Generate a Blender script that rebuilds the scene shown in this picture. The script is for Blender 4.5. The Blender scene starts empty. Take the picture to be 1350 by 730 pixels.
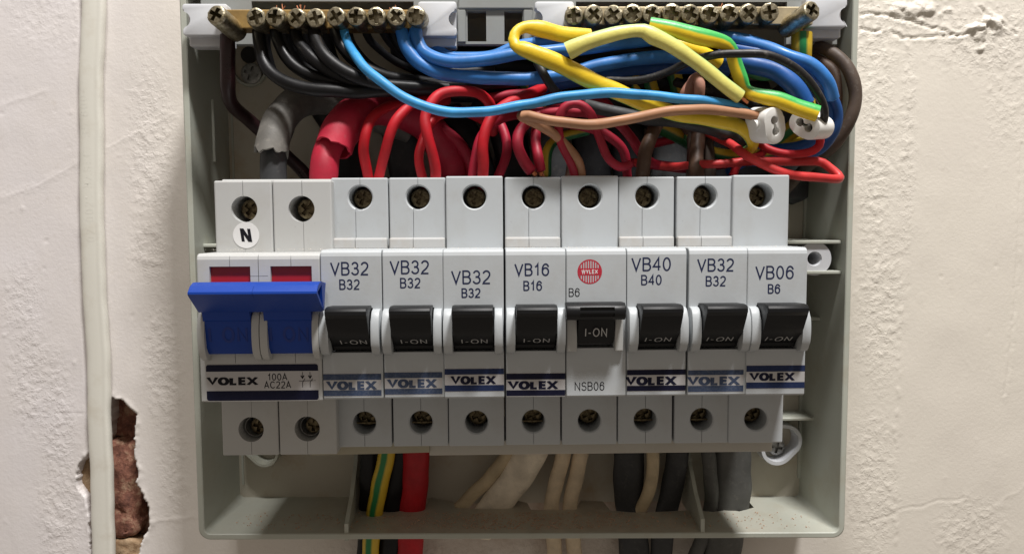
import bpy, bmesh, math, random
import numpy as np
from mathutils import Vector, Matrix
from math import radians, sin, cos, pi, sqrt, atan2
random.seed(7); np.random.seed(7)
S = 0.001                                   # everything below is written in millimetres
scene = bpy.context.scene
COL = scene.collection

# ------------------------------------------------------------------ camera
FPX = 957.0
def cam_axes(yaw, pitch, roll):
    f = Vector((sin(yaw)*cos(pitch), cos(yaw)*cos(pitch), -sin(pitch)))
    r = f.cross(Vector((0, 0, 1))).normalized(); u = r.cross(f)
    c, s = cos(roll), sin(roll)
    return f, c*r + s*u, -s*r + c*u
CF, CR, CU = cam_axes(radians(1.2), radians(4.0), radians(-0.3))
CAMP = Vector((0, -282, 0))
cd = bpy.data.cameras.new('camera'); cam = bpy.data.objects.new('camera', cd); COL.objects.link(cam)
m = Matrix((CR, CU, -CF)).transposed().to_4x4(); m.translation = CAMP*S
cam.matrix_world = m
cd.sensor_width = 36; cd.lens = FPX/1350*36; cd.clip_start = 0.01; cd.clip_end = 20
scene.camera = cam
scene.render.resolution_x, scene.render.resolution_y = 1024, 553

# ------------------------------------------------------------------ light
world = bpy.data.worlds.new('World'); scene.world = world; world.use_nodes = True
bg = world.node_tree.nodes['Background']
bg.inputs[0].default_value = (1.0, 0.87, 0.74, 1); bg.inputs[1].default_value = 0.26
def area(name, loc, target, sx, sy, power, col):
    l = bpy.data.lights.new(name, 'AREA'); l.shape = 'RECTANGLE'; l.size = sx; l.size_y = sy
    l.energy = power; l.color = col
    o = bpy.data.objects.new(name, l); COL.objects.link(o)
    o.location = Vector(loc)*S
    o.rotation_euler = (Vector(target)-Vector(loc)).to_track_quat('-Z', 'Y').to_euler()
    return o
area('ceiling_lamp_left', (-110, -440, 1000), (10, -60, 0), 0.14, 0.09, 6.0, (1.0, 0.975, 0.955))
area('ceiling_lamp_right', (230, -440, 980), (10, -60, 0), 0.16, 0.09, 16.8, (1.0, 0.975, 0.955))
vs = scene.view_settings
vs.view_transform = 'Standard'; vs.look = 'None'; vs.exposure = 0; vs.gamma = 1; vs.use_curve_mapping = False

# ------------------------------------------------------------------ helpers
def P(px, py, y):                            # where the ray through photo pixel (px,py) meets the plane Y=y (mm)
    d = CF*FPX + CR*(px-675) + CU*(365-py)
    return CAMP + d*((y+282)/d.y)
def X(px, y, py=400): return P(px, py, y).x
def Z(py, y, px=702): return P(px, py, y).z

ORI = {}
def thing(name, label, cat, o, group=None):
    e = bpy.data.objects.new(name, None); COL.objects.link(e)
    e.location = Vector(o)*S; e.empty_display_size = 0.01
    e['label'] = label; e['category'] = cat
    if group: e['group'] = group
    ORI[e.name] = Vector(o)
    return e
def setp(o, label=None, cat=None, group=None, kind=None):
    if label: o['label'] = label
    if cat: o['category'] = cat
    if group: o['group'] = group
    if kind: o['kind'] = kind
    return o
def finish(me, mat, smooth=None):
    me.materials.clear()
    me.materials.append(mat)
    if smooth is not None:
        me.shade_smooth(); me.set_sharp_from_angle(angle=radians(smooth))
def link(name, me, parent=None, o=None, root_o=None):
    """mesh is written relative to root_o (mm); parent chain handled with zero offsets"""
    ob = bpy.data.objects.new(name, me); COL.objects.link(ob)
    if parent is not None: ob.parent = parent
    elif o is not None: ob.location = Vector(o)*S
    return ob
def obj(name, bm, mat, parent=None, origin=None, smooth=None, orig=None):
    """bm in mm world coordinates -> object. origin = point the mesh is stored about"""
    if parent is not None:
        p = parent
        while p.parent is not None: p = p.parent
        org = ORI[p.name]
    else:
        org = Vector(origin) if origin is not None else Vector((0, 0, 0))
        if origin is None:
            c = Vector((0, 0, 0))
            for v in bm.verts: c += v.co
            org = c/max(1, len(bm.verts))
    bmesh.ops.translate(bm, verts=bm.verts, vec=-org)
    bmesh.ops.scale(bm, verts=bm.verts, vec=(S, S, S))
    bmesh.ops.recalc_face_normals(bm, faces=bm.faces)
    me = bpy.data.meshes.new(name); bm.to_mesh(me); bm.free()
    finish(me, mat, smooth)
    ob = link(name, me, parent, org)
    if parent is None: ORI[ob.name] = org
    return ob
def bbox(x0, x1, y0, y1, z0, z1, b=0.0, seg=2, bm=None):
    t = bmesh.new(); bmesh.ops.create_cube(t, size=1)
    for v in t.verts:
        v.co = Vector(((x0+x1)/2 + v.co.x*(x1-x0), (y0+y1)/2 + v.co.y*(y1-y0), (z0+z1)/2 + v.co.z*(z1-z0)))
    if b > 0: bmesh.ops.bevel(t, geom=t.edges[:], offset=b, segments=seg, profile=0.5, affect='EDGES')
    if bm is None: return t
    join(bm, t); return bm
def join(bm, t):
    me = bpy.data.meshes.new('tmp'); t.to_mesh(me); t.free(); bm.from_mesh(me); bpy.data.meshes.remove(me)
    return bm
def prism_x(poly, x0, x1, b=0, bm=None, seg=2):          # poly of (y,z), extruded along x
    t = bmesh.new()
    a = [t.verts.new((x0, y, z)) for y, z in poly]; c = [t.verts.new((x1, y, z)) for y, z in poly]
    n = len(poly)
    e0 = t.faces.new(a); e1 = t.faces.new(c[::-1])
    for i in range(n): t.faces.new((a[i], c[i], c[(i+1) % n], a[(i+1) % n]))
    if b > 0:
        bmesh.ops.bevel(t, geom=list(set(list(e0.edges)+list(e1.edges))), offset=b, segments=seg, profile=0.5, affect='EDGES')
    if bm is None: return t
    return join(bm, t)
def prism_y(poly, y0, y1, b=0, bm=None, seg=2):          # poly of (x,z), extruded along y
    t = bmesh.new()
    a = [t.verts.new((x, y0, z)) for x, z in poly]; c = [t.verts.new((x, y1, z)) for x, z in poly]
    n = len(poly)
    e0 = t.faces.new(a); e1 = t.faces.new(c[::-1])
    for i in range(n): t.faces.new((a[i], c[i], c[(i+1) % n], a[(i+1) % n]))
    if b > 0:
        bmesh.ops.bevel(t, geom=list(e0.edges), offset=b, segments=seg, profile=0.5, affect='EDGES')
    if bm is None: return t
    return join(bm, t)
def cyl_y(cx, cz, r, y0, y1, n=40, bm=None, r1=None, b=0):  # y0 front, y1 back
    t = bmesh.new(); r1 = r if r1 is None else r1
    a = [t.verts.new((cx+r*cos(2*pi*i/n), y0, cz+r*sin(2*pi*i/n))) for i in range(n)]
    c = [t.verts.new((cx+r1*cos(2*pi*i/n), y1, cz+r1*sin(2*pi*i/n))) for i in range(n)]
    f = t.faces.new(a); t.faces.new(c[::-1])
    for i in range(n): t.faces.new((a[i], c[i], c[(i+1) % n], a[(i+1) % n]))
    if b > 0: bmesh.ops.bevel(t, geom=list(f.edges), offset=b, segments=2, profile=0.5, affect='EDGES')
    if bm is None: return t
    return join(bm, t)
def tmpobj(bm):
    bmesh.ops.recalc_face_normals(bm, faces=bm.faces)
    me = bpy.data.meshes.new('tmp'); bm.to_mesh(me); bm.free()
    o = bpy.data.objects.new('tmp', me); COL.objects.link(o); return o
def carve(bm, cutters):
    a = tmpobj(bm); cs = []
    for c in cutters:
        co = tmpobj(c); cs.append(co)
        md = a.modifiers.new('b', 'BOOLEAN'); md.operation = 'DIFFERENCE'; md.solver = 'EXACT'; md.object = co
    dg = bpy.context.evaluated_depsgraph_get(); dg.update()
    me = bpy.data.meshes.new_from_object(a.evaluated_get(dg))
    out = bmesh.new(); out.from_mesh(me); bpy.data.meshes.remove(me)
    for o in cs+[a]:
        mm = o.data; bpy.data.objects.remove(o); bpy.data.meshes.remove(mm)
    return out
def catmull(pts, step=1.2):
    pts = [Vector(p) for p in pts]
    ext = [pts[0]*2-pts[1]] + pts + [pts[-1]*2-pts[-2]]
    out = []; par = []
    for i in range(1, len(ext)-2):
        p0, p1, p2, p3 = ext[i-1:i+3]
        n = max(2, int((p2-p1).length/step))
        for k in range(n):
            t = k/n
            # centripetal-ish catmull rom
            out.append(0.5*((2*p1)+(-p0+p2)*t+(2*p0-5*p1+4*p2-p3)*t*t+(-p0+3*p1-3*p2+p3)*t**3)); par.append(i-1+t)
    out.append(pts[-1]); par.append(len(pts)-1)
    return out, par
def tube_bm(pts, r, n=16, flat=1.0, step=1.2, cap='round', wob=0.03, rad=None, twist=0.0, hollow=None, wallr=0.7):
    """pts mm world. flat: thickness along the view direction relative to width. rad: list of multipliers per control point"""
    path, par = catmull(pts, step)
    N = len(path); j0 = random.random()*40
    path = [p+Vector((sin(i*step*.21+j0)+.5*sin(i*step*.53+j0*2), 0, cos(i*step*.19+j0*3)+.5*sin(i*step*.47+j0)))*.16*min(1, i*.1, (N-1-i)*.1) for i, p in enumerate(path)]
    bm = bmesh.new(); uvl = bm.loops.layers.uv.new('uv')
    nprev = Vector((0, -1, 0)); L = 0; rings = []; dist = []
    ph = random.random()*50
    def radf(t):
        if rad is None: return 1
        i = min(int(t), len(rad)-2); f = t-i; f = f*f*(3-2*f)
        return rad[i]*(1-f)+rad[i+1]*f
    frames = []
    for i in range(N):
        t = (path[min(i+1, N-1)]-path[max(i-1, 0)]).normalized()
        ref = nprev*0.5 + Vector((0, -1, 0))*0.5
        nn = ref - t*ref.dot(t)
        if nn.length < 0.15: nn = nprev - t*nprev.dot(t)
        nn.normalize(); bb = t.cross(nn); nprev = nn
        frames.append((t, nn, bb))
        if i: L += (path[i]-path[i-1]).length
        dist.append(L)
    def ring(c, nn, bb, rr, tw):
        return [bm.verts.new(c + nn*(rr*flat*cos(a+tw)) + bb*(rr*sin(a+tw))) for a in (2*pi*k/n for k in range(n))]
    seq = []
    def rr_(i):
        return r*radf(par[i])*(1+wob*sin(dist[i]*0.55+ph)*0.5+wob*sin(dist[i]*0.23+ph*2)*0.5)
    for i in range(N):
        t, nn, bb = frames[i]; tw = 0
        rr = rr_(i)
        if i == 0 and cap == 'round':
            for k in (0.0, 0.35, 0.7):
                a = k*pi/2
                seq.append((path[0]-t*rr*0.45*(1-sin(a)), nn, bb, max(rr*sin(a)**0.6, rr*0.05), -1))
        seq.append((path[i], nn, bb, rr, dist[i]))
        if i == N-1 and cap == 'round':
            for k in (0.7, 0.35, 0.0):
                a = k*pi/2
                seq.append((path[-1]+t*rr*0.45*(1-sin(a)), nn, bb, max(rr*sin(a)**0.6, rr*0.05), L+1))
    if hollow:                                  # open sleeve mouth(s)
        t, nn, bb = frames[0]
        if 's' in hollow: seq = [(path[0]+t*4, nn, bb, r*wallr*radf(0)*0.95, 0), (path[0], nn, bb, r*wallr*radf(0), 0)] + seq
        t, nn, bb = frames[-1]; q = radf(par[-1])
        if 'e' in hollow: seq = seq + [(path[-1], nn, bb, r*wallr*q, L), (path[-1]-t*4, nn, bb, r*wallr*q*0.95, L)]
    for c, nn, bb, rr, dd in seq: rings.append((ring(c, nn, bb, rr, 0), dd))
    for i in range(len(rings)-1):
        A, da = rings[i]; B, db = rings[i+1]
        for k in range(n):
            k2 = (k+1) % n
            f = bm.faces.new((A[k], A[k2], B[k2], B[k]))
            for lp, (uu, vv) in zip(f.loops, ((k, da), (k+1, da), (k+1, db), (k, db))): lp[uvl].uv = (uu/n, vv*0.01)
    bm.faces.new(rings[0][0][::-1]); bm.faces.new(rings[-1][0])
    return bm
def pts3(lst, y=None):
    out = []; last = y
    for q in lst:
        if len(q) > 2: last = q[2]
        out.append(P(q[0], q[1], last))
    return out

# ------------------------------------------------------------------ materials
def newmat(name, base=(.5, .5, .5), rough=.5, metal=0.0, **kw):
    mt = bpy.data.materials.new(name); mt.use_nodes = True
    b = mt.node_tree.nodes['Principled BSDF']
    b.inputs['Base Color'].default_value = (*base, 1); b.inputs['Roughness'].default_value = rough
    b.inputs['Metallic'].default_value = metal
    for k, v in kw.items(): b.inputs[k].default_value = v
    return mt
def nd(mt, t, **kw):
    n = mt.node_tree.nodes.new(t)
    for k, v in kw.items(): setattr(n, k, v)
    return n
def lk(mt, a, b): mt.node_tree.links.new(a, b)
def bsdf(mt): return mt.node_tree.nodes['Principled BSDF']
def noise(mt, scale, detail=4, rough=.6, coord='Object', stretch=None):
    tc = nd(mt, 'ShaderNodeTexCoord'); n = nd(mt, 'ShaderNodeTexNoise')
    n.inputs['Scale'].default_value = scale; n.inputs['Detail'].default_value = detail; n.inputs['Roughness'].default_value = rough
    if stretch:
        mp = nd(mt, 'ShaderNodeMapping'); mp.inputs['Scale'].default_value = stretch
        lk(mt, tc.outputs[coord], mp.inputs[0]); lk(mt, mp.outputs[0], n.inputs['Vector'])
    else: lk(mt, tc.outputs[coord], n.inputs['Vector'])
    return n.outputs['Fac']
def ramp(mt, fac, stops):
    r = nd(mt, 'ShaderNodeValToRGB'); e = r.color_ramp.elements
    while len(e) < len(stops): e.new(0.5)
    for el, (p, c) in zip(e, stops):
        el.position = p; el.color = (*c, 1) if len(c) == 3 else c
    lk(mt, fac, r.inputs[0]); return r.outputs[0]
def mixc(mt, fac, a, b, mode='MIX'):
    mx = nd(mt, 'ShaderNodeMix', data_type='RGBA', blend_type=mode)
    if isinstance(fac, float): mx.inputs[0].default_value = fac
    else: lk(mt, fac, mx.inputs[0])
    for i, v in ((6, a), (7, b)):
        if isinstance(v, tuple): mx.inputs[i].default_value = (*v, 1)
        else: lk(mt, v, mx.inputs[i])
    return mx.outputs[2]
def bump(mt, h, strength=.3, dist=.0005):
    b = nd(mt, 'ShaderNodeBump'); b.inputs['Strength'].default_value = strength; b.inputs['Distance'].default_value = dist
    lk(mt, h, b.inputs['Height']); lk(mt, b.outputs[0], bsdf(mt).inputs['Normal']); return b
def plastic(name, base, rough=.42, dirt=(.35, .28, .2), dirtamt=.25, speck=True, bmp=.08):
    mt = newmat(name, base, rough)
    f = noise(mt, 60, 6, .65); f2 = noise(mt, 900, 3, .6)
    d = ramp(mt, f, [(0.52, (0, 0, 0)), (0.8, (dirtamt,)*3)])
    c = mixc(mt, d, base, tuple(base[i]*dirt[i]*1.6 for i in range(3)))
    if speck:
        s = ramp(mt, f2, [(0.70, (0, 0, 0)), (0.78, (.35, .35, .35))])
        c = mixc(mt, s, c, tuple(x*.55 for x in base))
    lk(mt, c, bsdf(mt).inputs['Base Color'])
    rr = nd(mt, 'ShaderNodeMapRange'); rr.inputs[3].default_value = rough-.08; rr.inputs[4].default_value = rough+.15
    lk(mt, f, rr.inputs[0]); lk(mt, rr.outputs[0], bsdf(mt).inputs['Roughness'])
    bump(mt, f2, bmp, .0002)
    return mt
M = {}
M['white'] = plastic('breaker_white_plastic', (.43, .455, .47), .42)
M['white_warm'] = plastic('switch_white_plastic', (.45, .455, .445), .42)
M['white_worn'] = plastic('worn_white_plastic', (.44, .445, .44), .5, dirt=(.5, .36, .22), dirtamt=.45)
M['box'] = plastic('enclosure_grey_plastic', (.40, .415, .36), .40, dirtamt=.5, dirt=(.5, .4, .3))
M['boxfloor'] = plastic('dusty_grey_plastic', (.43, .40, .33), .55, dirtamt=.9, dirt=(.5, .38, .26), bmp=.3)
M['rail'] = plastic('rail_plastic', (.44, .42, .37), .5)
M['railtape'] = plastic('yellowed_plastic', (.37, .34, .25), .5)
M['bracket'] = plastic('bracket_pale_plastic', (.56, .575, .60), .40)
M['conn'] = plastic('connector_white_plastic', (.74, .73, .70), .35)
M['panel'] = plastic('grey_panel_plastic', (.25, .26, .25), .45)
M['black'] = plastic('black_toggle_plastic', (.006, .0065, .0075), .40, dirt=(2, 2, 2), dirtamt=.3, speck=False, bmp=.05)
bsdf(M['black']).inputs['Specular IOR Level'].default_value = .32
M['blue'] = plastic('blue_handle_plastic', (.004, .042, .29), .38, speck=False, dirtamt=.3)
bsdf(M['blue']).inputs['Specular IOR Level'].default_value = .35
M['blue_dark'] = newmat('blue_recess', (.004, .028, .22), .5)
M['red_win'] = newmat('red_flag', (.36, .012, .02), .35)
def ink(name, c, faded=0.0, under=(.42, .43, .44)):
    mt = newmat(name, c, .6); bsdf(mt).inputs['Specular IOR Level'].default_value = .2
    f = noise(mt, 1500, 4, .7)
    d = ramp(mt, f, [(0.45, (faded*.5,)*3), (0.75, (min(1, faded*1.6),)*3)])
    lk(mt, mixc(mt, d, c, under), bsdf(mt).inputs['Base Color'])
    return mt
M['ink_navy'] = ink('navy_ink', (.008, .014, .055), .03)
M['ink_dk'] = ink('dark_ink', (.006, .006, .010), .0)
M['ink_faded'] = ink('faded_blue_ink', (.018, .040, .10), .13)
M['ink_mid'] = ink('blue_ink', (.008, .020, .075), .03)
M['ink_deep'] = ink('deep_navy_ink', (.003, .004, .022), .01)
M['ink_red'] = ink('red_ink', (.42, .01, .03), .05)
M['ink_white'] = ink('white_ink', (.48, .48, .48), .0)
M['ink_wht2'] = ink('white_logo_ink', (.66, .62, .62), .0)
M['label'] = newmat('label_paper', (.46, .45, .45), .4)
M['label_bright'] = newmat('label_white', (.66, .66, .66), .4)

def metal(name, a, b, rough=.3, sc=300, bmp=.3):
    mt = newmat(name, a, rough, 1.0)
    f = noise(mt, sc, 5, .65)
    lk(mt, ramp(mt, f, [(0.35, a), (0.65, b)]), bsdf(mt).inputs['Base Color'])
    rr = nd(mt, 'ShaderNodeMapRange'); rr.inputs[3].default_value = rough; rr.inputs[4].default_value = rough+.3
    lk(mt, f, rr.inputs[0]); lk(mt, rr.outputs[0], bsdf(mt).inputs['Roughness'])
    bump(mt, f, bmp, .0003); return mt
M['brass'] = metal('aged_brass', (.46, .32, .13), (.26, .17, .075), .42, 120, .15)
M['brass_pale'] = metal('pale_brass', (.60, .52, .36), (.36, .30, .20), .38, 120, .15)
M['screw'] = metal('nickel_screw', (.56, .51, .38), (.18, .15, .09), .24, 700, .6)
M['screw_dk'] = metal('dull_terminal_screw', (.24, .20, .12), (.06, .04, .025), .35, 700, .5)
M['steel'] = metal('zinc_screw', (.45, .45, .44), (.25, .25, .24), .4, 600, .3)
M['copper'] = metal('copper', (.85, .36, .18), (.5, .16, .07), .3, 600, .3)
M['copper_dull'] = metal('dull_copper', (.40, .17, .09), (.22, .09, .05), .45, 600, .3)
M['void'] = newmat('hole_shade_black', (.02, .018, .016), .7)  # near-black colour painted in as the shade inside holes

def pvc(name, c, rough=.36, var=.25, bmp=.06, wear=0.0, spec=.38):
    mt = newmat(name, c, rough)
    f = noise(mt, 120, 5, .6)
    lo = tuple(x*(1-var) for x in c); hi = tuple(min(1, x*(1+var*.6)) for x in c)
    cc = ramp(mt, f, [(0.35, lo), (0.7, hi)])
    if wear:
        f3 = noise(mt, 400, 6, .7); w = ramp(mt, f3, [(0.55, (0, 0, 0)), (0.72, (wear,)*3)])
        cc = mixc(mt, w, cc, (.35, .32, .28))
    lk(mt, cc, bsdf(mt).inputs['Base Color'])
    bsdf(mt).inputs['Specular IOR Level'].default_value = spec
    rr = nd(mt, 'ShaderNodeMapRange'); rr.inputs[1].default_value = .3; rr.inputs[2].default_value = .7; rr.inputs[3].default_value = rough-.06; rr.inputs[4].default_value = rough+.26
    lk(mt, noise(mt, 90, 5, .65), rr.inputs[0]); lk(mt, rr.outputs[0], bsdf(mt).inputs['Roughness'])
    fd = noise(mt, 800, 5, .7); dm = ramp(mt, fd, [(.60, (0, 0, 0)), (.72, (.30, .30, .30))])
    lk(mt, mixc(mt, dm, cc, tuple(min(1, x*.55+.05) for x in c)), bsdf(mt).inputs['Base Color'])
    f2 = noise(mt, 650, 5, .65); bump(mt, f2, bmp*3, .0002); return mt
M['w_black'] = pvc('black_pvc', (.006, .006, .007), .34, spec=.28)
M['w_black2'] = pvc('worn_black_pvc', (.014, .013, .013), .35, wear=.25)
M['w_dkbrown'] = pvc('dark_brown_pvc', (.022, .008, .009), .25)
M['w_blue'] = pvc('blue_pvc', (.035, .18, .50), .34)
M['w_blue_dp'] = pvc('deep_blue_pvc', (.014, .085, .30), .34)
M['w_lblue'] = pvc('light_blue_pvc', (.05, .30, .62), .33)
M['w_red'] = pvc('red_pvc', (.46, .010, .018), .42)
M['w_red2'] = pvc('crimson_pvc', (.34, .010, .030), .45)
M['w_coral'] = pvc('bright_red_pvc', (.58, .035, .035), .38)
M['w_pink'] = pvc('pinkish_red_sheath', (.38, .012, .034), .5, var=.2, wear=.06)
M['w_tan'] = pvc('tan_pvc', (.38, .19, .10), .42, var=.15)
M['w_brown'] = pvc('brown_pvc', (.10, .055, .035), .45, wear=.12)
M['w_brown2'] = pvc('grey_brown_pvc', (.085, .06, .045), .5, wear=.2)
M['w_salmon'] = pvc('salmon_pvc', (.42, .21, .15), .45)
M['w_greysh'] = pvc('grey_sheath', (.135, .128, .115), .55, var=.35, wear=.3)
M['w_dkgrey'] = pvc('charcoal_sheath', (.035, .036, .038), .5, wear=.1)
M['w_grey'] = pvc('grey_flat_sheath', (.085, .085, .08), .5, wear=.15)
M['w_cream'] = pvc('cream_sheath', (.66, .54, .38), .5, wear=.2)
M['w_yellowed'] = pvc('yellowed_sheath', (.52, .42, .27), .5, wear=.15)
M['w_white'] = pvc('dirty_white_sheath', (.74, .66, .53), .5, wear=.3)
def yg(name, centre, width, yel=(.72, .50, .03), grn=(.03, .26, .07), rough=.38, dirt=.35, soft=.02):
    """yellow insulation with one lengthwise green stripe; u runs round the wire, u=0 faces out of the box"""
    mt = newmat(name, yel, rough)
    uv = nd(mt, 'ShaderNodeUVMap'); uv.uv_map = 'uv'
    sp = nd(mt, 'ShaderNodeSeparateXYZ'); lk(mt, uv.outputs[0], sp.inputs[0])
    def mth(op, a, b=None):
        q = nd(mt, 'ShaderNodeMath', operation=op)
        for i, v in enumerate((a, b)):
            if v is None: continue
            if isinstance(v, (int, float)): q.inputs[i].default_value = v
            else: lk(mt, v, q.inputs[i])
        return q.outputs[0]
    d = mth('SUBTRACT', sp.outputs[0], centre)
    d = mth('ABSOLUTE', mth('SUBTRACT', mth('FRACT', mth('ADD', d, .5)), .5))
    nz = noise(mt, 200, 3, .6)
    d = mth('ADD', d, mth('MULTIPLY', mth('SUBTRACT', nz, .5), .03))
    r = nd(mt, 'ShaderNodeMapRange'); lk(mt, d, r.inputs[0])
    r.inputs[1].default_value = width/2+soft; r.inputs[2].default_value = width/2-soft
    f = noise(mt, 160, 5, .6)
    w = ramp(mt, f, [(0.45, (0, 0, 0)), (0.75, (dirt,)*3)])
    y2 = mixc(mt, w, yel, tuple(x*.45 for x in yel))
    lk(mt, mixc(mt, r.outputs[0], y2, grn), bsdf(mt).inputs['Base Color'])
    bump(mt, noise(mt, 320, 6, .7), .35, .0004)
    return mt
M['yg_a'] = yg('yellow_sleeve_thin_green', .30, .16, (.76, .52, .02), (.10, .38, .12))
M['yg_b'] = yg('pale_yellow_green_sleeve', -.27, .26, (.74, .68, .18), (.28, .50, .22), soft=.09)
M['yg_c'] = yg('yellow_green_sleeve', -.17, .30, (.80, .56, .02), (.05, .42, .09))
M['yg_d'] = yg('earth_wire_wide_stripe', .03, .125, (.62, .42, .03), (.01, .18, .05))
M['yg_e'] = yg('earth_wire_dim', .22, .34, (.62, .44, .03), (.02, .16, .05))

# ------------------------------------------------------------------ stroke lettering
def arc(cx, cz, rx, rz, a0, a1, n=14):
    return [(cx+rx*cos(radians(a0+(a1-a0)*i/n)), cz+rz*sin(radians(a0+(a1-a0)*i/n))) for i in range(n+1)]
G = {
 'V': (.66, [[(0, 1), (.33, 0.02), (.66, 1)]]),
 'B': (.62, [[(.04, 0), (.04, 1), (.34, 1)]+arc(.34, .765, .22, .235, 90, -90, 10)+[(.04, .53)], [(.30, .53)]+arc(.36, .265, .24, .265, 90, -90, 10)+[(.0, 0)]]),
 '3': (.58, [arc(.28, .755, .22, .245, 165, -90, 14)+[(.2, .51)], [(.22, .53)]+arc(.28, .27, .26, .27, 88, -165, 14)]),
 '2': (.58, [arc(.29, .73, .25, .27, 165, -25, 12)+[(.40, .42), (.10, .14), (.04, 0.0), (.56, 0.0)]]),
 '1': (.46, [[(.06, .74), (.2, .82), (.30, 1.0), (.30, 0)]]),
 '6': (.60, [arc(.30, .33, .26, .33, 150, -210, 20), [(.05, .36)]+arc(.32, .50, .28, .50, 180, 30, 12)]),
 '0': (.60, [arc(.30, .5, .26, .5, 90, 450, 24)]),
 '4': (.60, [[(.44, 0), (.44, 1), (.03, .30), (.60, .30)]]),
 '5': (.6, [[(.52, 1), (.12, 1), (.06, .52)]+arc(.29, .31, .27, .31, 120, -160, 12)]),
 '9': (.60, [arc(.30, .67, .26, .33, -30, 330, 20)+[], [(.55, .64)]+arc(.28, .50, .28, .50, 0, -150, 12)]),
 'N': (.70, [[(.04, 0), (.04, 1), (.64, 0), (.64, 1)]]),
 'S': (.64, [arc(.32, .75, .25, .25, 20, 250, 12)+arc(.32, .265, .28, .265, 75, -165, 14)]),
 'I': (.14, [[(.07, 0), (.07, 1)]]),
 '-': (.36, [[(.04, .40), (.32, .40)]]),
 'O': (.80, [arc(.40, .5, .36, .5, 90, 450, 26)]),
 'A': (.70, [[(0, 0), (.34, 1), (.68, 0)], [(.12, .33), (.56, .33)]]),
 'C': (.74, [arc(.40, .5, .36, .5, 42, 318, 22)]),
 'W': (.94, [[(0, 1), (.23, 0), (.46, 1), (.69, 0), (.92, 1)]]),
 'Y': (.66, [[(0, 1), (.33, .45), (.66, 1)], [(.33, .48), (.33, 0)]]),
 'L': (.54, [[(.05, 1), (.05, 0), (.52, 0)]]),
 'E': (.58, [[(.56, 1), (.05, 1), (.05, 0), (.57, 0)], [(.05, .51), (.53, .51)]]),
 'X': (.68, [[(0, 1), (.66, 0)], [(.66, 1), (0, 0)]]),
 'v': (.72, [[(-.04, 1.18), (.36, .12), (.76, 1.18)]]), 'x': (.70, [[(-.06, 1.16), (.76, -.16)], [(.76, 1.16), (-.06, -.16)]]),
 '/': (.3, [[(0, 0), (.28, 1)]]), ' ': (.3, []), 'D': (.7, [[(.04, 0), (.04, 1), (.3, 1)]+arc(.3, .5, .34, .5, 90, -90, 12)+[(.04, 0)]]),
}
def ribbon(bm, pts, t, lay, frame, vt=None):
    """flat stroke; frame maps (x,z,out)->Vector; vt = thickness of horizontal strokes if different (anisotropic pen)"""
    pts = [p for i, p in enumerate(pts) if i == 0 or abs(p[0]-pts[i-1][0])+abs(p[1]-pts[i-1][1]) > 1e-5]
    n = len(pts); L = []; R = []
    closed = (Vector((pts[0][0], pts[0][1]))-Vector((pts[-1][0], pts[-1][1]))).length < 1e-6
    P2 = [Vector((a, b)) for a, b in pts]
    for i in range(n):
        if closed: a = P2[(i-1) % (n-1)]; c = P2[(i+1) % (n-1)] if i < n-1 else P2[1]
        else: a = P2[i-1] if i else None; c = P2[i+1] if i < n-1 else None
        p = P2[i]
        d1 = (p-a).normalized() if a is not None else (c-p).normalized()
        d2 = (c-p).normalized() if c is not None else d1
        n1 = Vector((-d1.y, d1.x)); n2 = Vector((-d2.y, d2.x))
        mm = n1+n2
        if mm.length < 1e-4: mm = n1
        mm.normalize(); k = 1/max(.33 if t < .5 else .80, mm.dot(n1))
        off = mm*k*t/2
        L.append(p+off); R.append(p-off)
    vl = [bm.verts.new(frame(v.x, v.y, lay)) for v in L]; vr = [bm.verts.new(frame(v.x, v.y, lay)) for v in R]
    for i in range(n-1): bm.faces.new((vl[i], vl[i+1], vr[i+1], vr[i]))
def text_bm(s, h, t, frame, sx=1.0, gap=.16, align='c', bm=None, lay0=0.03):
    """h cap height mm, t stroke mm, sx width factor, gap letter gap (in cap heights, scaled)"""
    bm = bm or bmesh.new()
    hh = h-t
    ws = [G[c][0]*hh*sx for c in s]; g = gap*h*sx+t*.55
    tot = sum(ws)+g*(len(s)-1)
    x = -tot/2 if align == 'c' else 0
    k = 0
    for c, w in zip(s, ws):
        for st in G[c][1]:
            pts = [(x+a*hh*sx, t/2+b*hh) for a, b in st]
            ribbon(bm, pts, t, lay0+(k % 3)*.008, frame); k += 1
        x += w+g
    return bm
def fframe(x0, z0, y, lean=0.0):               # upright sheet facing -Y ; out = distance proud
    return lambda x, z, o: Vector((x0+x+lean*z, y-o, z0+z))
def rect_bm(x0, x1, z0, z1, y, bm=None):
    bm = bm or bmesh.new(); v = [bm.verts.new(p) for p in ((x0, y, z0), (x1, y, z0), (x1, y, z1), (x0, y, z1))]
    bm.faces.new(v); return bm

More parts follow.
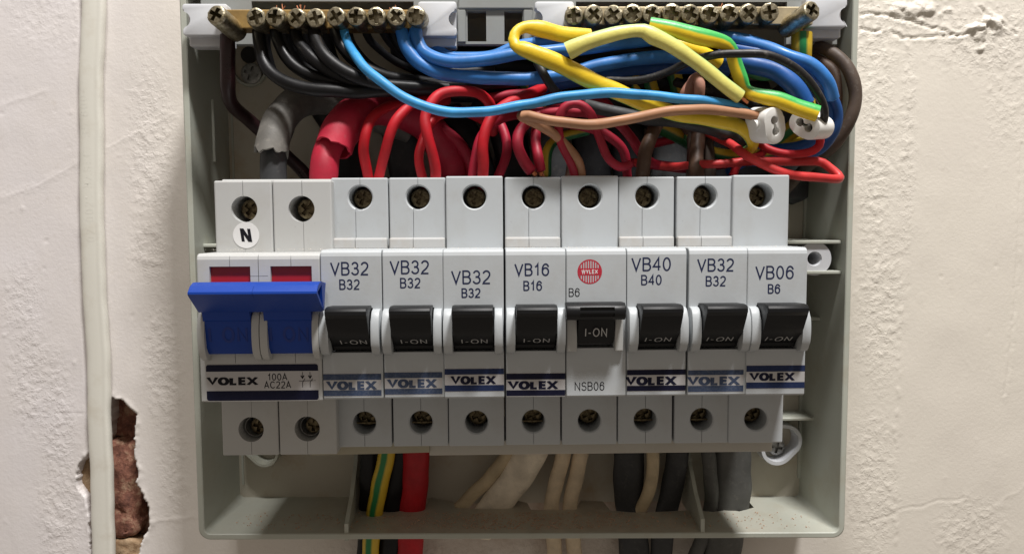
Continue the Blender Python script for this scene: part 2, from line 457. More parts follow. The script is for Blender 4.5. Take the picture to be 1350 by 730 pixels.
# ================================================================== THE WALL (setting)
def vnoise(x, z, cell, seed):
    rs = np.random.RandomState(seed); n = 512; g = rs.rand(n, n)
    u = x/cell+1000; v = z/cell+1000; i = np.floor(u).astype(int); j = np.floor(v).astype(int)
    fu = u-i; fv = v-j; fu = fu*fu*(3-2*fu); fv = fv*fv*(3-2*fv)
    i %= n; j %= n; i2 = (i+1) % n; j2 = (j+1) % n
    return (g[i, j]*(1-fu)+g[i2, j]*fu)*(1-fv)+(g[i, j2]*(1-fu)+g[i2, j2]*fu)*fv
def fbm(x, z, cell, seed, o=4, gain=.5):
    a = 0; amp = 1; tot = 0
    for k in range(o): a = a+amp*vnoise(x, z, cell/2**k, seed+k); tot += amp; amp *= gain
    return a/tot
def inpoly(px, pz, poly):
    c = np.zeros(px.shape, bool); n = len(poly)
    for i in range(n):
        x1, z1 = poly[i]; x2, z2 = poly[(i+1) % n]
        if z1 == z2: continue
        cond = ((z1 > pz) != (z2 > pz)) & (px < (x2-x1)*(pz-z1)/(z2-z1)+x1)
        c ^= cond
    return c
def seglines(x, z, pts):
    d = np.full(x.shape, 1e9)
    for (x1, z1), (x2, z2) in zip(pts[:-1], pts[1:]):
        dx, dz = x2-x1, z2-z1; t = np.clip(((x-x1)*dx+(z-z1)*dz)/(dx*dx+dz*dz+1e-9), 0, 1)
        d = np.minimum(d, np.hypot(x-x1-t*dx, z-z1-t*dz))
    return d
def W2(lst): return [(P(a, b, 0).x, P(a, b, 0).z) for a, b in lst]
HOLE = W2([(119, 598), (104, 612), (102, 640), (112, 658), (119, 690), (121, 775), (181, 775), (183, 715), (200, 690), (190, 655),
           (179, 640), (184, 622), (177, 600), (179, 545), (162, 530), (146, 522), (138, 540), (134, 600)])
def make_wall():
    fx = np.arange(-210, 222, .62); fz = np.arange(-150, 104, .62)
    gx = np.concatenate([[-650, -450, -320, -260, -230], fx, [240, 270, 330, 460, 650]])
    gz = np.concatenate([[-500, -350, -250, -190, -165], fz, [120, 150, 210, 330, 500]])
    Xg, Zg = np.meshgrid(gx, gz, indexing='ij')
    x, z = Xg.ravel(), Zg.ravel()
    h = (fbm(x, z, 40, 1, 3)-.5)*1.0                       # slow undulation
    h += (fbm(x, z*.35, 5, 11, 3)-.5)*.10                  # vertical brush drag
    # stippled, lumpy filler patches
    xr = X(1130, 0)
    def patch(cx, cz, rx, rz): return np.exp(-(((x-cx)/rx)**2+((z-cz)/rz)**2)**1.5)
    def W1(a, b): q = P(a, b, 0); return q.x, q.z
    pm = np.zeros_like(x)
    for (a, b, rx, rz, s) in [(40, 500, 8, 22, 1), (75, 560, 7, 30, .9), (30, 400, 8, 16, .7), (80, 680, 9, 20, 1), (215, 480, 7, 26, 1), (200, 200, 9, 34, .9), (200, 330, 8, 14, .8),
                              (1150, 60, 10, 30, 1.0), (1155, 200, 7, 50, 1.1), (1195, 200, 4, 50, .8), (1160, 400, 9, 34, 1.1), (1150, 640, 10, 30, 1), (1300, 50, 22, 14, 1.3), (1200, 10, 26, 9, 1.3), (1280, 700, 14, 14, 1), (1330, 130, 10, 20, .6), (620, 740, 90, 10, 1.4), (230, 620, 6, 20, .7), (60, 20, 18, 14, .35)]:
        cx, cz = W1(a, b); pm = np.maximum(pm, s*patch(cx, cz, rx, rz))
    st = fbm(x, z, 1.9, 21, 3, .6)
    h += pm*np.clip((st-.50)*3.2, -.1, 1)*.22
    st2 = fbm(x, z*.6, 7, 31, 4, .6)
    h += np.clip((st2-.60)*6, 0, 1)*.14*(.35+pm)
    # scattered blobs and pits
    rs = np.random.RandomState(5)
    for k in range(230):
        bx, bz = rs.uniform(-205, 215), rs.uniform(-140, 98)
        if -108 < bx < 126 and bz > -112: continue
        r = rs.uniform(.3, .6); s = rs.choice([1, 1, -1])*rs.uniform(.06, .3)
        h += s*np.exp(-((x-bx)**2+((z-bz)/rs.uniform(.8, 1.8))**2)/r**2)
    # cracks and ridges
    def jit(lst, a=1.0, n=7):
        p = W2(lst); out = []
        for (x1, z1), (x2, z2) in zip(p[:-1], p[1:]):
            for k in range(n): t = k/n; out.append((x1+(x2-x1)*t+rs.uniform(-a, a), z1+(z2-z1)*t+rs.uniform(-a, a)*.7))
        out.append(p[-1]); return out
    for lst, dep, wd, a in [([(1134, 18), (1180, 22), (1230, 36), (1262, 48), (1300, 36)], -.5, .4, .9), ([(1176, 42), (1188, 50), (1222, 49), (1264, 47)], -.5, .35, .5),
                            ([(1134, 38), (1152, 42), (1160, 40)], -.6, .4, .3), ([(1348, 190), (1345, 260), (1338, 400), (1335, 440), (1325, 520)], -.25, .3, .4),
                            ([(1290, 10), (1340, 45)], -.5, .4, .6), ([(0, 262), (50, 245), (106, 213)], .22, .25, .2), ([(140, 196), (170, 180), (235, 148)], .2, .25, .3), ([(0, 140), (60, 120)], .12, .5, .3),
                            ([(1134, 690), (1200, 668), (1270, 655)], -.14, .35, 1.2), ([(1240, 718), (1275, 690), (1350, 640)], .12, .4, 1), ([(40, 544), (110, 545)], -.12, .25, .2), ([(175, 690), (255, 680)], .22, .4, .2)]:
        d = seglines(x, z, jit(lst, a)); h += dep*np.exp(-(d/wd)**2)
        h += .35*abs(dep)*np.exp(-((d-1.1)/.6)**2)*(st > .45)
    for lst in ([(1196, 60), (1194, 160), (1192, 250)], [(1190, 330), (1186, 480), (1180, 560), (1180, 720)], [(1140, 180), (1158, 290), (1150, 420)]):
        d = seglines(x, z, jit(lst, .8)); h += .26*np.exp(-(d/.8)**2)*np.clip((fbm(x, z, 2.2, 55, 2)-.35)*3, 0, 1)
    # chunky broken filler, top right
    for (a, b, rx, rz) in [(1290, 42, 10, 5), (1300, 30, 12, 3), (1296, 72, 4, 3), (1215, 14, 12, 3)]:
        cx, cz = W1(a, b); h += patch(cx, cz, rx, rz)*np.clip((fbm(x, z, 3.4, 61, 3)-.45)*5, 0, 1)*1.0
    # a groove beside the painted-over cable
    gl = W2([(108, -60), (108, 100), (107, 250), (110, 400), (117, 560), (119, 600)])
    h -= .8*np.exp(-(seglines(x, z, gl)/.5)**2)
    # the hole broken through the plaster
    jx = x+(fbm(x, z, 3, 71, 3)-.5)*2.4; jz = z+(fbm(x, z, 3, 81, 3)-.5)*2.4
    ins = inpoly(jx, jz, HOLE)
    lip = seglines(jx, jz, HOLE+[HOLE[0]])
    h += np.where(~ins, np.exp(-(lip/1.6)**2)*(.2+.9*(fbm(x, z, 2, 91, 2)-.4)), 0)
    cut = np.where(ins, np.clip(lip/.7, 0, 1)**.6, 0)
    hy = -h
    hy = np.where(ins, hy+cut*(13+3*(fbm(x, z, 5, 101, 3)-.5)), hy)
    behind = (x > -101) & (x < 119) & (z > -106)
    hy = np.where(behind, 1.2, hy)
    nx, nz = len(gx), len(gz)
    co = np.stack([x, hy, z], 1)*S
    i, j = np.meshgrid(np.arange(nx-1), np.arange(nz-1), indexing='ij'); a = (i*nz+j).ravel()
    faces = np.stack([a, a+nz, a+nz+1, a+1], 1)
    me = bpy.data.meshes.new('wall')
    me.vertices.add(len(co)); me.vertices.foreach_set('co', co.ravel())
    me.loops.add(faces.size); me.loops.foreach_set('vertex_index', faces.ravel().astype(np.int32))
    me.polygons.add(len(faces)); me.polygons.foreach_set('loop_start', np.arange(0, faces.size, 4, dtype=np.int32))
    me.polygons.foreach_set('loop_total', np.full(len(faces), 4, np.int32))
    me.update(calc_edges=True); me.validate()
    a2 = me.attributes.new('lumpy', 'FLOAT', 'POINT'); a2.data.foreach_set('value', np.clip(pm, 0, 1.4).astype(np.float32))
    at = me.attributes.new('broken', 'FLOAT', 'POINT'); at.data.foreach_set('value', np.where(ins, np.clip(lip/.5, 0, 1), 0).astype(np.float32))
    mt = newmat('painted_plaster', (.7, .68, .64), .5)
    tc = nd(mt, 'ShaderNodeTexCoord'); sp = nd(mt, 'ShaderNodeSeparateXYZ'); lk(mt, tc.outputs['Object'], sp.inputs[0])
    # left of the cable: lilac white paint; right: cream paint
    def stepx(a, b):
        r = nd(mt, 'ShaderNodeMapRange'); lk(mt, sp.outputs[0], r.inputs[0]); r.inputs[1].default_value = a*S; r.inputs[2].default_value = b*S; return r.outputs[0]
    c1 = mixc(mt, stepx(-158, -120), (.70, .665, .665), (.70, .655, .60))
    c2 = mixc(mt, stepx(110, 140), c1, (.725, .68, .60))
    n1 = noise(mt, 18, 4, .6); n2 = noise(mt, 220, 5, .6)
    c3 = mixc(mt, ramp(mt, n1, [(.35, (0, 0, 0)), (.75, (.5, .5, .5))]), c2, (.66, .61, .55))
    c4 = mixc(mt, ramp(mt, n2, [(.62, (0, 0, 0)), (.8, (.35, .35, .35))]), c3, (.50, .44, .37))
    def rng(sock, a, b_, c0, c1):
        q = nd(mt, 'ShaderNodeMapRange'); lk(mt, sock, q.inputs[0]); q.inputs[1].default_value = a; q.inputs[2].default_value = b_; q.inputs[3].default_value = c0; q.inputs[4].default_value = c1; return q.outputs[0]
    def mulm(a, b_):
        q = nd(mt, 'ShaderNodeMath', operation='MULTIPLY'); lk(mt, a, q.inputs[0]); lk(mt, b_, q.inputs[1]); return q.outputs[0]
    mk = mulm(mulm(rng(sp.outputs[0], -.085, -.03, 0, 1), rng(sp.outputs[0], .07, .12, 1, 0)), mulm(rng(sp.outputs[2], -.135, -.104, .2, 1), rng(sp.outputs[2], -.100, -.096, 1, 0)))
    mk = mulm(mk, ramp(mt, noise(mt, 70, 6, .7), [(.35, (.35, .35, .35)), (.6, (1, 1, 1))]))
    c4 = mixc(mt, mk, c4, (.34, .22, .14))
    an = nd(mt, 'ShaderNodeAttribute'); an.attribute_name = 'broken'
    nb = noise(mt, 260, 6, .7)
    dk = ramp(mt, nb, [(.3, (.10, .055, .035)), (.5, (.22, .12, .08)), (.7, (.40, .27, .16))])
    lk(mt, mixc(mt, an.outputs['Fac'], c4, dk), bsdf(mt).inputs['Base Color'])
    nb2 = noise(mt, 700, 5, .65); nb3 = noise(mt, 130, 4, .6, stretch=(1, 1, .25))
    ad = nd(mt, 'ShaderNodeMath', operation='ADD'); lk(mt, nb2, ad.inputs[0]); lk(mt, nb3, ad.inputs[1])
    al = nd(mt, 'ShaderNodeAttribute'); al.attribute_name = 'lumpy'
    nb4 = noise(mt, 420, 5, .62); nr = ramp(mt, nb4, [(.46, (0, 0, 0)), (.62, (1, 1, 1))])
    nb5 = noise(mt, 90, 5, .6, stretch=(1, 1, .5)); nr5 = ramp(mt, nb5, [(.60, (0, 0, 0)), (.66, (1, 1, 1))])
    ml = nd(mt, 'ShaderNodeMath', operation='MULTIPLY'); lk(mt, nr, ml.inputs[0]); lk(mt, al.outputs['Fac'], ml.inputs[1])
    ad2 = nd(mt, 'ShaderNodeMath', operation='MULTIPLY_ADD'); lk(mt, ml.outputs[0], ad2.inputs[0]); ad2.inputs[1].default_value = 1.6; lk(mt, ad.outputs[0], ad2.inputs[2])
    ad3 = nd(mt, 'ShaderNodeMath', operation='MULTIPLY_ADD'); lk(mt, nr5, ad3.inputs[0]); ad3.inputs[1].default_value = .12; lk(mt, ad2.outputs[0], ad3.inputs[2])
    bump(mt, ad3.outputs[0], .35, .0003)
    bsdf(mt).inputs['Roughness'].default_value = .42
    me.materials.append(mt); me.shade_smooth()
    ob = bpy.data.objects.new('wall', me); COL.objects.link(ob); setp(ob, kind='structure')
    return ob
wall = make_wall()
# brick lumps inside the hole
brickm = newmat('old_brick', (.3, .12, .08), .85)
fb = noise(brickm, 180, 6, .7)
lk(brickm, ramp(brickm, fb, [(.34, (.09, .035, .025)), (.5, (.24, .10, .065)), (.64, (.42, .27, .18))]), bsdf(brickm).inputs['Base Color']); bump(brickm, fb, .9, .0012)
mortm = newmat('old_mortar', (.4, .33, .22), .9)
fb = noise(mortm, 300, 6, .7)
lk(mortm, ramp(mortm, fb, [(.3, (.20, .11, .05)), (.7, (.44, .32, .20))]), bsdf(mortm).inputs['Base Color']); bump(mortm, fb, .9, .0010)
def lump(name, x0, x1, y0, y1, z0, z1, mt, seed, amp=2.6):
    bm = bbox(x0, x1, y0, y1, z0, z1)
    bmesh.ops.subdivide_edges(bm, edges=bm.edges[:], cuts=14, use_grid_fill=True)
    rs = np.random.RandomState(seed)
    c = Vector(((x0+x1)/2, (y0+y1)/2, (z0+z1)/2)); hv = Vector((x1-x0, y1-y0, z1-z0))/2
    xs = np.array([v.co.x for v in bm.verts]); ys = np.array([v.co.y for v in bm.verts]); zs = np.array([v.co.z for v in bm.verts])
    n1 = fbm(xs+ys*.7, zs, 5, seed, 4, .6)-.5; n2 = fbm(xs, zs+ys*.7, 5, seed+9, 4, .6)-.5
    for v, a, b in zip(bm.verts, n1, n2):
        d = v.co-c; q = Vector((d.x/hv.x, d.y/hv.y, d.z/hv.z)); L = (abs(q.x)**6+abs(q.y)**6+abs(q.z)**6)**(1/6)
        v.co = c+d/L*(1+.0)+Vector((a, b, a-b))*amp*1.6
    ob = obj(name, bm, mt, parent=None, origin=(c.x, c.y, c.z), smooth=60)
    ob.parent = wall; ob.location = c*S
    return ob
a = P(140, 585, 8); b = P(186, 705, 8)
lump('brick', a.x, b.x+.5, 5.5, 14, b.z, a.z+1.5, brickm, 3)
a = P(140, 520, 8); b = P(184, 578, 8)
lump('brick', a.x-2, b.x+2, 9.5, 16, b.z, a.z+2, brickm, 13)
a = P(100, 600, 4); b = P(124, 700, 4)
lump('mortar', a.x-1, b.x+3, 3.5, 14, b.z, a.z, mortm, 23, 1.2)
a = P(138, 712, 6); b = P(190, 780, 6)
lump('mortar', a.x, b.x, 5, 14, b.z, a.z, mortm, 33, 1.4)

# painted-over cable clipped to the wall
cpts = pts3([(124, -160, -1.6), (124, 0), (121, 100), (121, 200), (122, 300), (125, 380), (129, 450), (131, 510), (132, 560), (135, 640), (137, 730), (139, 900)])
def flatcable(pts, w, t):
    path, _ = catmull(pts, 2.0)
    prof = []
    for k in range(28):
        a = 2*pi*k/28; ca, sa = cos(a), sin(a)
        prof.append((w/2*math.copysign(abs(ca)**.7, ca), t/2*math.copysign(abs(sa)**.8, sa)+(0.35 if .25*w < w/2*ca < .46*w and sa > 0 else 0)))
    bm = bmesh.new(); rings = []
    for i, p in enumerate(path):
        rings.append([bm.verts.new((p.x+u+.12*sin(i*.31)+.08*sin(i*.9), p.y-v+.1*sin(i*.17), p.z)) for u, v in prof])
    for A, B in zip(rings[:-1], rings[1:]):
        for k in range(28): bm.faces.new((A[k], A[(k+1) % 28], B[(k+1) % 28], B[k]))
    bm.faces.new(rings[0]); bm.faces.new(rings[-1][::-1]); return bm
cabm = plastic('painted_cable_sheath', (.66, .645, .58), .36, dirtamt=.4, bmp=.12)
wc = thing('flat_cable', 'flat cable painted cream running straight down the wall left of the fuse box', 'cable', P(122, 300, -1.6))
sh_bm = flatcable(cpts, 8.7, 4.0)
from mathutils.bvhtree import BVHTree
tree = BVHTree.FromBMesh(sh_bm)
obj('sheath', sh_bm, cabm, wc, smooth=60)
def vframe(px, py0, y):
    q = P(px, py0, y); return lambda x, z, o: Vector((q.x-z-x*.012, q.y-o, q.z+x))
tb = text_bm('02/0021 BASEC  BS 6004', 3.3, .42, vframe(126, 318, -3.60), sx=1.0, gap=.26, align='l')
for v in tb.verts:
    hit = tree.ray_cast(Vector((v.co.x, -20, v.co.z)), Vector((0, 1, 0)))[0]
    if hit: v.co.y = hit.y-.03
obj('embossed_lettering', tb, cabm, wc)
# paint crumbs on the cable
# ================================================================== ENCLOSURE
ZB_L, ZB_R, ZTOP = -108.3, -110.9, 81.0
XL, XR = -104.4, 122.8; TH = 2.1; YR = -34.0
boxe = thing('fuse_box_enclosure', 'open grey plastic fuse box base screwed to the plastered wall', 'fuse box', ((XL+XR)/2, 0, ZB_L))
def rrect(x0, x1, zl, zr, zt, r, n=6):
    def zb(x): return zl+(zr-zl)*(x-x0)/(x1-x0)
    out = []
    for cx, cz, a0 in ((x1-r, zt-r, 0), (x0+r, zt-r, 90), (x0+r, zb(x0+r)+r, 180), (x1-r, zb(x1-r)+r, 270)):
        for k in range(n+1):
            a = radians(a0+90*k/n); out.append((cx+r*cos(a), cz+r*sin(a)))
    return out
outer = rrect(XL, XR, ZB_L, ZB_R, ZTOP, 4.0); inner = rrect(XL+TH, XR-TH, ZB_L+TH, ZB_R+TH, ZTOP-TH, 2.2)
innerb = rrect(XL+TH+1.3, XR-TH-1.0, ZB_L+TH+1.0, ZB_R+TH+1.0, ZTOP-TH-1, 2.0)
bm = bmesh.new(); n = len(outer)
def lp(pts, y): return [bm.verts.new((a, y, b)) for a, b in pts]
def shr(pts, d):
    c = Vector(((XL+XR)/2, -15)); return [(a-(d if a > c.x else -d), b-(d if b > c.y else -d)) for a, b in pts]
loops = [lp(outer, -0.5), lp(outer, YR+.45), lp(shr(outer, .45), YR), lp(shr(inner, -.3), YR), lp(inner, YR+.3), lp(innerb, -0.5)]
for A, B in zip(loops, loops[1:]+[loops[0]]):
    for k in range(n): bm.faces.new((A[k], A[(k+1) % n], B[(k+1) % n], B[k]))
M['box_dusty'] = plastic('dusty_enclosure_plastic', (.40, .415, .36), .40, dirtamt=.5, dirt=(.5, .4, .3))
def dusty(mt):
    b = bsdf(mt); old = b.inputs['Base Color'].links[0].from_socket
    ge = nd(mt, 'ShaderNodeNewGeometry'); sp = nd(mt, 'ShaderNodeSeparateXYZ'); lk(mt, ge.outputs['True Normal'], sp.inputs[0])
    up = nd(mt, 'ShaderNodeMapRange'); lk(mt, sp.outputs[2], up.inputs[0]); up.inputs[1].default_value = .85; up.inputs[2].default_value = .97
    f = ramp(mt, noise(mt, 45, 8, .72), [(.32, (.1, .1, .1)), (.66, (.85, .85, .85))])
    tc = nd(mt, 'ShaderNodeTexCoord'); sx = nd(mt, 'ShaderNodeSeparateXYZ'); lk(mt, tc.outputs['Object'], sx.inputs[0])
    ab = nd(mt, 'ShaderNodeMath', operation='ABSOLUTE'); lk(mt, sx.outputs[0], ab.inputs[0])
    ed = nd(mt, 'ShaderNodeMapRange'); lk(mt, ab.outputs[0], ed.inputs[0]); ed.inputs[1].default_value = .095; ed.inputs[2].default_value = .05; ed.inputs[3].default_value = .15
    m1 = nd(mt, 'ShaderNodeMath', operation='MULTIPLY'); lk(mt, up.outputs[0], m1.inputs[0]); lk(mt, f, m1.inputs[1])
    m2 = nd(mt, 'ShaderNodeMath', operation='MULTIPLY'); lk(mt, m1.outputs[0], m2.inputs[0]); lk(mt, ed.outputs[0], m2.inputs[1])
    dc = ramp(mt, noise(mt, 160, 6, .7), [(.35, (.46, .36, .27)), (.65, (.60, .51, .40))])
    lk(mt, mixc(mt, m2.outputs[0], old, dc), b.inputs['Base Color'])
dusty(M['box_dusty'])
# ragged opening in the bottom wall where the cables leave
def floorpt(px, py):
    d = CF*FPX+CR*(px-675)+CU*(365-py); t = (-106.0-0)/d.z; q = CAMP+d*t; return q.x, q.y
edge = [(478, 668), (500, 671), (520, 670), (527, 668), (540, 669), (560, 667), (566, 655), (598, 660), (600, 667), (640, 668), (668, 666), (674, 655), (695, 660), (700, 668), (745, 668), (760, 664), (766, 656), (795, 657),
        (805, 668), (840, 670), (880, 668), (915, 666), (940, 668), (962, 665), (975, 667), (994, 662)]
poly = [floorpt(*e) for e in edge]
cut = bmesh.new()
pl = [(poly[0][0], 2)]+poly+[(poly[-1][0], 2)]
va = [cut.verts.new((x, y, -120)) for x, y in pl]; vb = [cut.verts.new((x, y, -98)) for x, y in pl]
cut.faces.new(va); cut.faces.new(vb[::-1])
for k in range(len(pl)): cut.faces.new((va[k], va[(k+1) % len(pl)], vb[(k+1) % len(pl)], vb[k]))
obj('tray_wall', carve(bm, [cut]), M['box_dusty'], boxe, smooth=30)
# back panel, uncut at top left, with an opening at the bottom
kx, kz = P(330, 88, -2).x, P(330, 88, -2).z
back = bbox(XL+TH+.2, XR-TH-.2, -2.0, -.3, ZB_R+TH-.2, ZTOP-TH)
hb = [bbox(poly[0][0]-1, poly[-1][0], -3, 1, -125, -110.5)]
hb.append(cyl_y(kx, kz, 3.2, -4, 1)); hb.append(bbox(kx-1.7, kx+1.7, -4, 1, kz, kz+6))
obj('back_panel', carve(back, hb[:1]), M['boxfloor'], boxe)
def rib(x0, x1, y0, y1, z0, z1): obj('rib', bbox(x0, x1, y0, y1, z0, z1, .25, 1), M['box'], boxe)
def rz(py, y, px): return P(px, py, y).z
# ribs at the right: (px0, px1, py)
for a, b, py, yf in [(1040, 1084, 236, -16), (1036, 1109, 319, -31), (1040, 1109, 359, -31), (1050, 1086, 420, -16), (1030, 1075, 552, -13)]:
    zz = rz(py, yf, b); rib(X(a, yf, py), X(b, yf, py), yf, -1.9, zz-.6, zz+.6)
for a, b, py, yf in [(255, 287, 324, -27), (247, 264, 365, -31), (255, 290, 460, -14)]:
    zz = rz(py, yf, a); rib(XL+TH-.2, X(b, yf, py), yf, -1.9, zz-.6, zz+.6)
# raised vertical rail on the left inner wall and back
obj('rib', bbox(XL+TH+.3, XL+TH+1.4, -16.6, -15.4, rz(214, -16, 283), rz(131, -16, 283), .3, 1), M['box'], boxe)
for px in (1057,): obj('rib', bbox(X(px, -3), X(px, -3)+1.1, -3.2, -1.9, -100, 78), M['box'], boxe)
obj('rib', bbox(X(313, -3)-.5, X(313, -3)+.2, -2.5, -1.9, -100, 60), M['box'], boxe)
# gussets standing on the floor
def gusset(pxf, pxb):
    xf = X(pxf, -33, 700); xb = X(pxb, -3, 600)
    bm = bmesh.new()
    prof = [(-33.4, -109.5), (-33.2, -103.6), (-31.8, -103.0), (-22, -98), (-12, -90), (-8, -84), (-2, -80), (-2, -109.5)]
    def xx(y): t = (y+33.4)/31.4; return xf+(xb-xf)*t
    va = [bm.verts.new((xx(y)-.7, y, z)) for y, z in prof]; vb = [bm.verts.new((xx(y)+.7, y, z)) for y, z in prof]
    bm.faces.new(va); bm.faces.new(vb[::-1])
    for k in range(len(prof)): bm.faces.new((va[k], vb[k], vb[(k+1) % len(prof)], va[(k+1) % len(prof)]))
    obj('gusset', bm, M['box'], boxe)
gusset(457, 473); gusset(926, 903)
# tubular screw boss on the right
q = P(1074, 341, -30)
tb = carve(cyl_y(q.x, q.z, 5.9, -30, -2, 48, b=.6), [cyl_y(q.x, q.z, 2.3, -33, -8, 32, r1=1.9), cyl_y(q.x, q.z, 3.6, -33, -29.2, 32, r1=2.3)])
obj('screw_boss', tb, M['bracket'], boxe, smooth=30)
# screw pockets (ring walls) and mounting screws
def ringwall(outl, y0, y1, t):
    bm = bmesh.new(); c = Vector((sum(p[0] for p in outl)/len(outl), sum(p[1] for p in outl)/len(outl)))
    inn = []
    for p in outl:
        v = Vector(p)-c; inn.append(c+v*(1-t/v.length))
    L = [[bm.verts.new((p[0], y, p[1])) for p in pp] for pp, y in ((outl, y1), (outl, y0+.3), ([c+(Vector(p)-c)*.985 for p in outl], y0), ([c+(Vector(p)-c)*1.02 for p in inn], y0), (inn, y1))]
    nn = len(outl)
    for A, B in zip(L, L[1:]+[L[0]]):
        for k in range(nn): bm.faces.new((A[k], A[(k+1) % nn], B[(k+1) % nn], B[k]))
    return bm
def rounded(cx, cz, pts, r, n=10):              # hull of circles at pts
    allp = []
    for dx, dz in pts:
        for k in range(n*3): a = 2*pi*k/(n*3); allp.append((round(cx+dx+r*cos(a), 4), round(cz+dz+r*sin(a), 4)))
    allp = sorted(set(allp))
    def half(ps):
        h = []
        for p in ps:
            while len(h) > 1 and (h[-1][0]-h[-2][0])*(p[1]-h[-2][1])-(h[-1][1]-h[-2][1])*(p[0]-h[-2][0]) <= 0: h.pop()
            h.append(p)
        return h
    lo = half(allp); up = half(allp[::-1]); return lo[:-1]+up[:-1]
def pozi(cx, cz, r, y0, y1, arm=.32, depth=1.4, b=.5, n=28, star=False, ang=0.3):
    body = cyl_y(cx, cz, r, y0, y1, n, b=b)
    cs = []
    L = r*.70
    for a in (ang, ang+pi/2):
        t = bbox(-L, L, y0-1, y0+depth, -r*arm/2, r*arm/2)
        bmesh.ops.rotate(t, verts=t.verts, cent=(0, 0, 0), matrix=Matrix.Rotation(a, 3, 'Y')); bmesh.ops.translate(t, verts=t.verts, vec=(cx, 0, cz)); cs.append(t)
    t = cyl_y(cx, cz, r*.30, y0-1, y0+depth*1.05, 10); cs.append(t)
    return carve(body, cs)
q = P(1028, 590, -9)
obj('screw_boss', ringwall(rounded(q.x, q.z, [(-.8, -.6), (2.4, 2.6), (-1.6, 3.0)], 6.4), -9, -2, 1.6), M['bracket'], boxe, smooth=40)
q2 = P(1024, 589, -5); obj('screw', pozi(q2.x, q2.z, 3.3, -5.2, -2, ang=.2), M['steel'], boxe, smooth=30)
q = P(343, 594, -9)
obj('screw_boss', ringwall(rounded(q.x, q.z, [(1.5, -1), (-3, 3.4), (2.5, 3.4)], 5.4), -9, -2, 1.25), M['box'], boxe, smooth=40)
obj('keyhole_rim', ringwall(rounded(kx, kz, [(0, -1), (.5, 7)], 6.6), -3.4, -2, 1.2), M['box'], boxe, smooth=40)
obj('keyhole_shade_disc', cyl_y(kx-.2, kz+4.2, 3.1, -2.5, -2.1, 32), M['void'], boxe)  # dark disc instead of a cut hole, its shade put into the colour
q = P(331, 97, -4); obj('screw', pozi(q.x, q.z, 3.9, -4.2, -2.2, ang=.35), M['steel'], boxe, smooth=30)

# ---- grey carrier panel for the terminal bars, behind the bars
TB_Y = -39.0
car = thing('bar_carrier', 'grey slotted plastic carrier across the top of the fuse box behind both terminal bars', 'carrier', (9, -20, 60))
zc0, zc1 = Z(58, -34.5), Z(12, -34.5)
cb = bbox(X(262, -34.5, 50), X(1108, -34.5, 50), -32.5, -30.5, zc0, zc1+6, .4, 1)
cuts = [bbox(X(a, -34.5, 40), X(b, -34.5, 40), -38, -18, Z(53, -34.5), Z(13, -34.5)) for a, b in ((616, 641), (665, 689))]
cuts += [bbox(X(a, -34.5, 40), X(b, -34.5, 40), -38, -18, Z(62, -34.5), Z(0, -34.5)) for a, b in ((330, 545), (760, 1040))]
obj('carrier_panel', carve(cb, cuts), M['panel'], car)
obj('carrier_ledge', bbox(X(604, -33.6, 8), X(703, -33.6, 8), -33.6, -30, Z(12, -33.6), Z(-4, -33.6), .4, 1), M['panel'], car)
for a, b in ((603, 614), (690, 702)): obj('carrier_post', bbox(X(a, -33.4, 30), X(b, -33.4, 30), -33.4, -32.4, Z(56, -33.4), Z(12.5, -33.4), .3, 1), M['panel'], car)
# shelf under each bracket
def bracket_poly(x0, x1, z0, z1, side, nr, nz):
    """plate outline with a round notch in one side ('l' or 'r')"""
    r = 1.0; pts = []
    def c(cx, cz, a0):
        for k in range(5): a = radians(a0+90*k/4); pts.append((cx+r*cos(a), cz+r*sin(a)))
    if side == 'r':
        c(x1-r, z1-r, 0)[0:0] if False else None
    top = []; 
    def cor(cx, cz, a0): return [(cx+r*cos(radians(a0+90*k/4)), cz+r*sin(radians(a0+90*k/4))) for k in range(5)]
    P1 = cor(x1-r, z1-r, 0); P2 = cor(x0+r, z1-r, 90); P3 = cor(x0+r, z0+r, 180); P4 = cor(x1-r, z0+r, 270)
    notch = [(nr*cos(radians(t)), nr*sin(radians(t))) for t in range(-90, 91, 15)]
    if side == 'r':
        return P1[1:]+P2+P3+P4[:-1]+[(x1, nz-nr*1.15)]+[(x1-.2-a*.98, nz+b) for a, b in notch]+[(x1, nz+nr*1.15)]
    return P1+P2[:-1]+[(x0, nz+nr*1.15)]+[(x0+.2+a*.98, nz-b) for a, b in notch]+[(x0, nz-nr*1.15)]+P3[1:]+P4
br_def = [(240, 300, 'l', 26, 'far left end of the brass bar', 5, 47), (551, 602, 'r', 25, 'right end of the golden bar, notched right', 2, 48),
          (705, 757, 'l', 24, 'left end of the right bar above the yellow sleeve', 2, 48), (1062, 1117, 'r', 20, 'far right end above the brown cable loop', -6, 36)]
for a, b, side, ny, lab, pt, pb in br_def:
    yb = -41.5; x0, x1 = X(a, yb, 25), X(b, yb, 25); pm_ = (a+b)/2
    z0, z1 = P(pm_, pb, yb).z, P(pm_, pt, yb).z
    t = thing('bar_bracket', 'pale plastic bracket at the '+lab, 'bracket', ((x0+x1)/2, -30, z0), 'brackets holding the terminal bars')
    obj('bracket_plate', prism_y(bracket_poly(x0, x1, z0, z1, side, 2.9, P(pm_, ny, yb).z), yb, yb+3.5, b=.45), M['bracket'], t, smooth=40)
    obj('bracket_foot', bbox(x0+.6, x1-.4, yb+3.4, -32.6, z0-2.6, z1-1.5, .4, 1), M['bracket'], t)

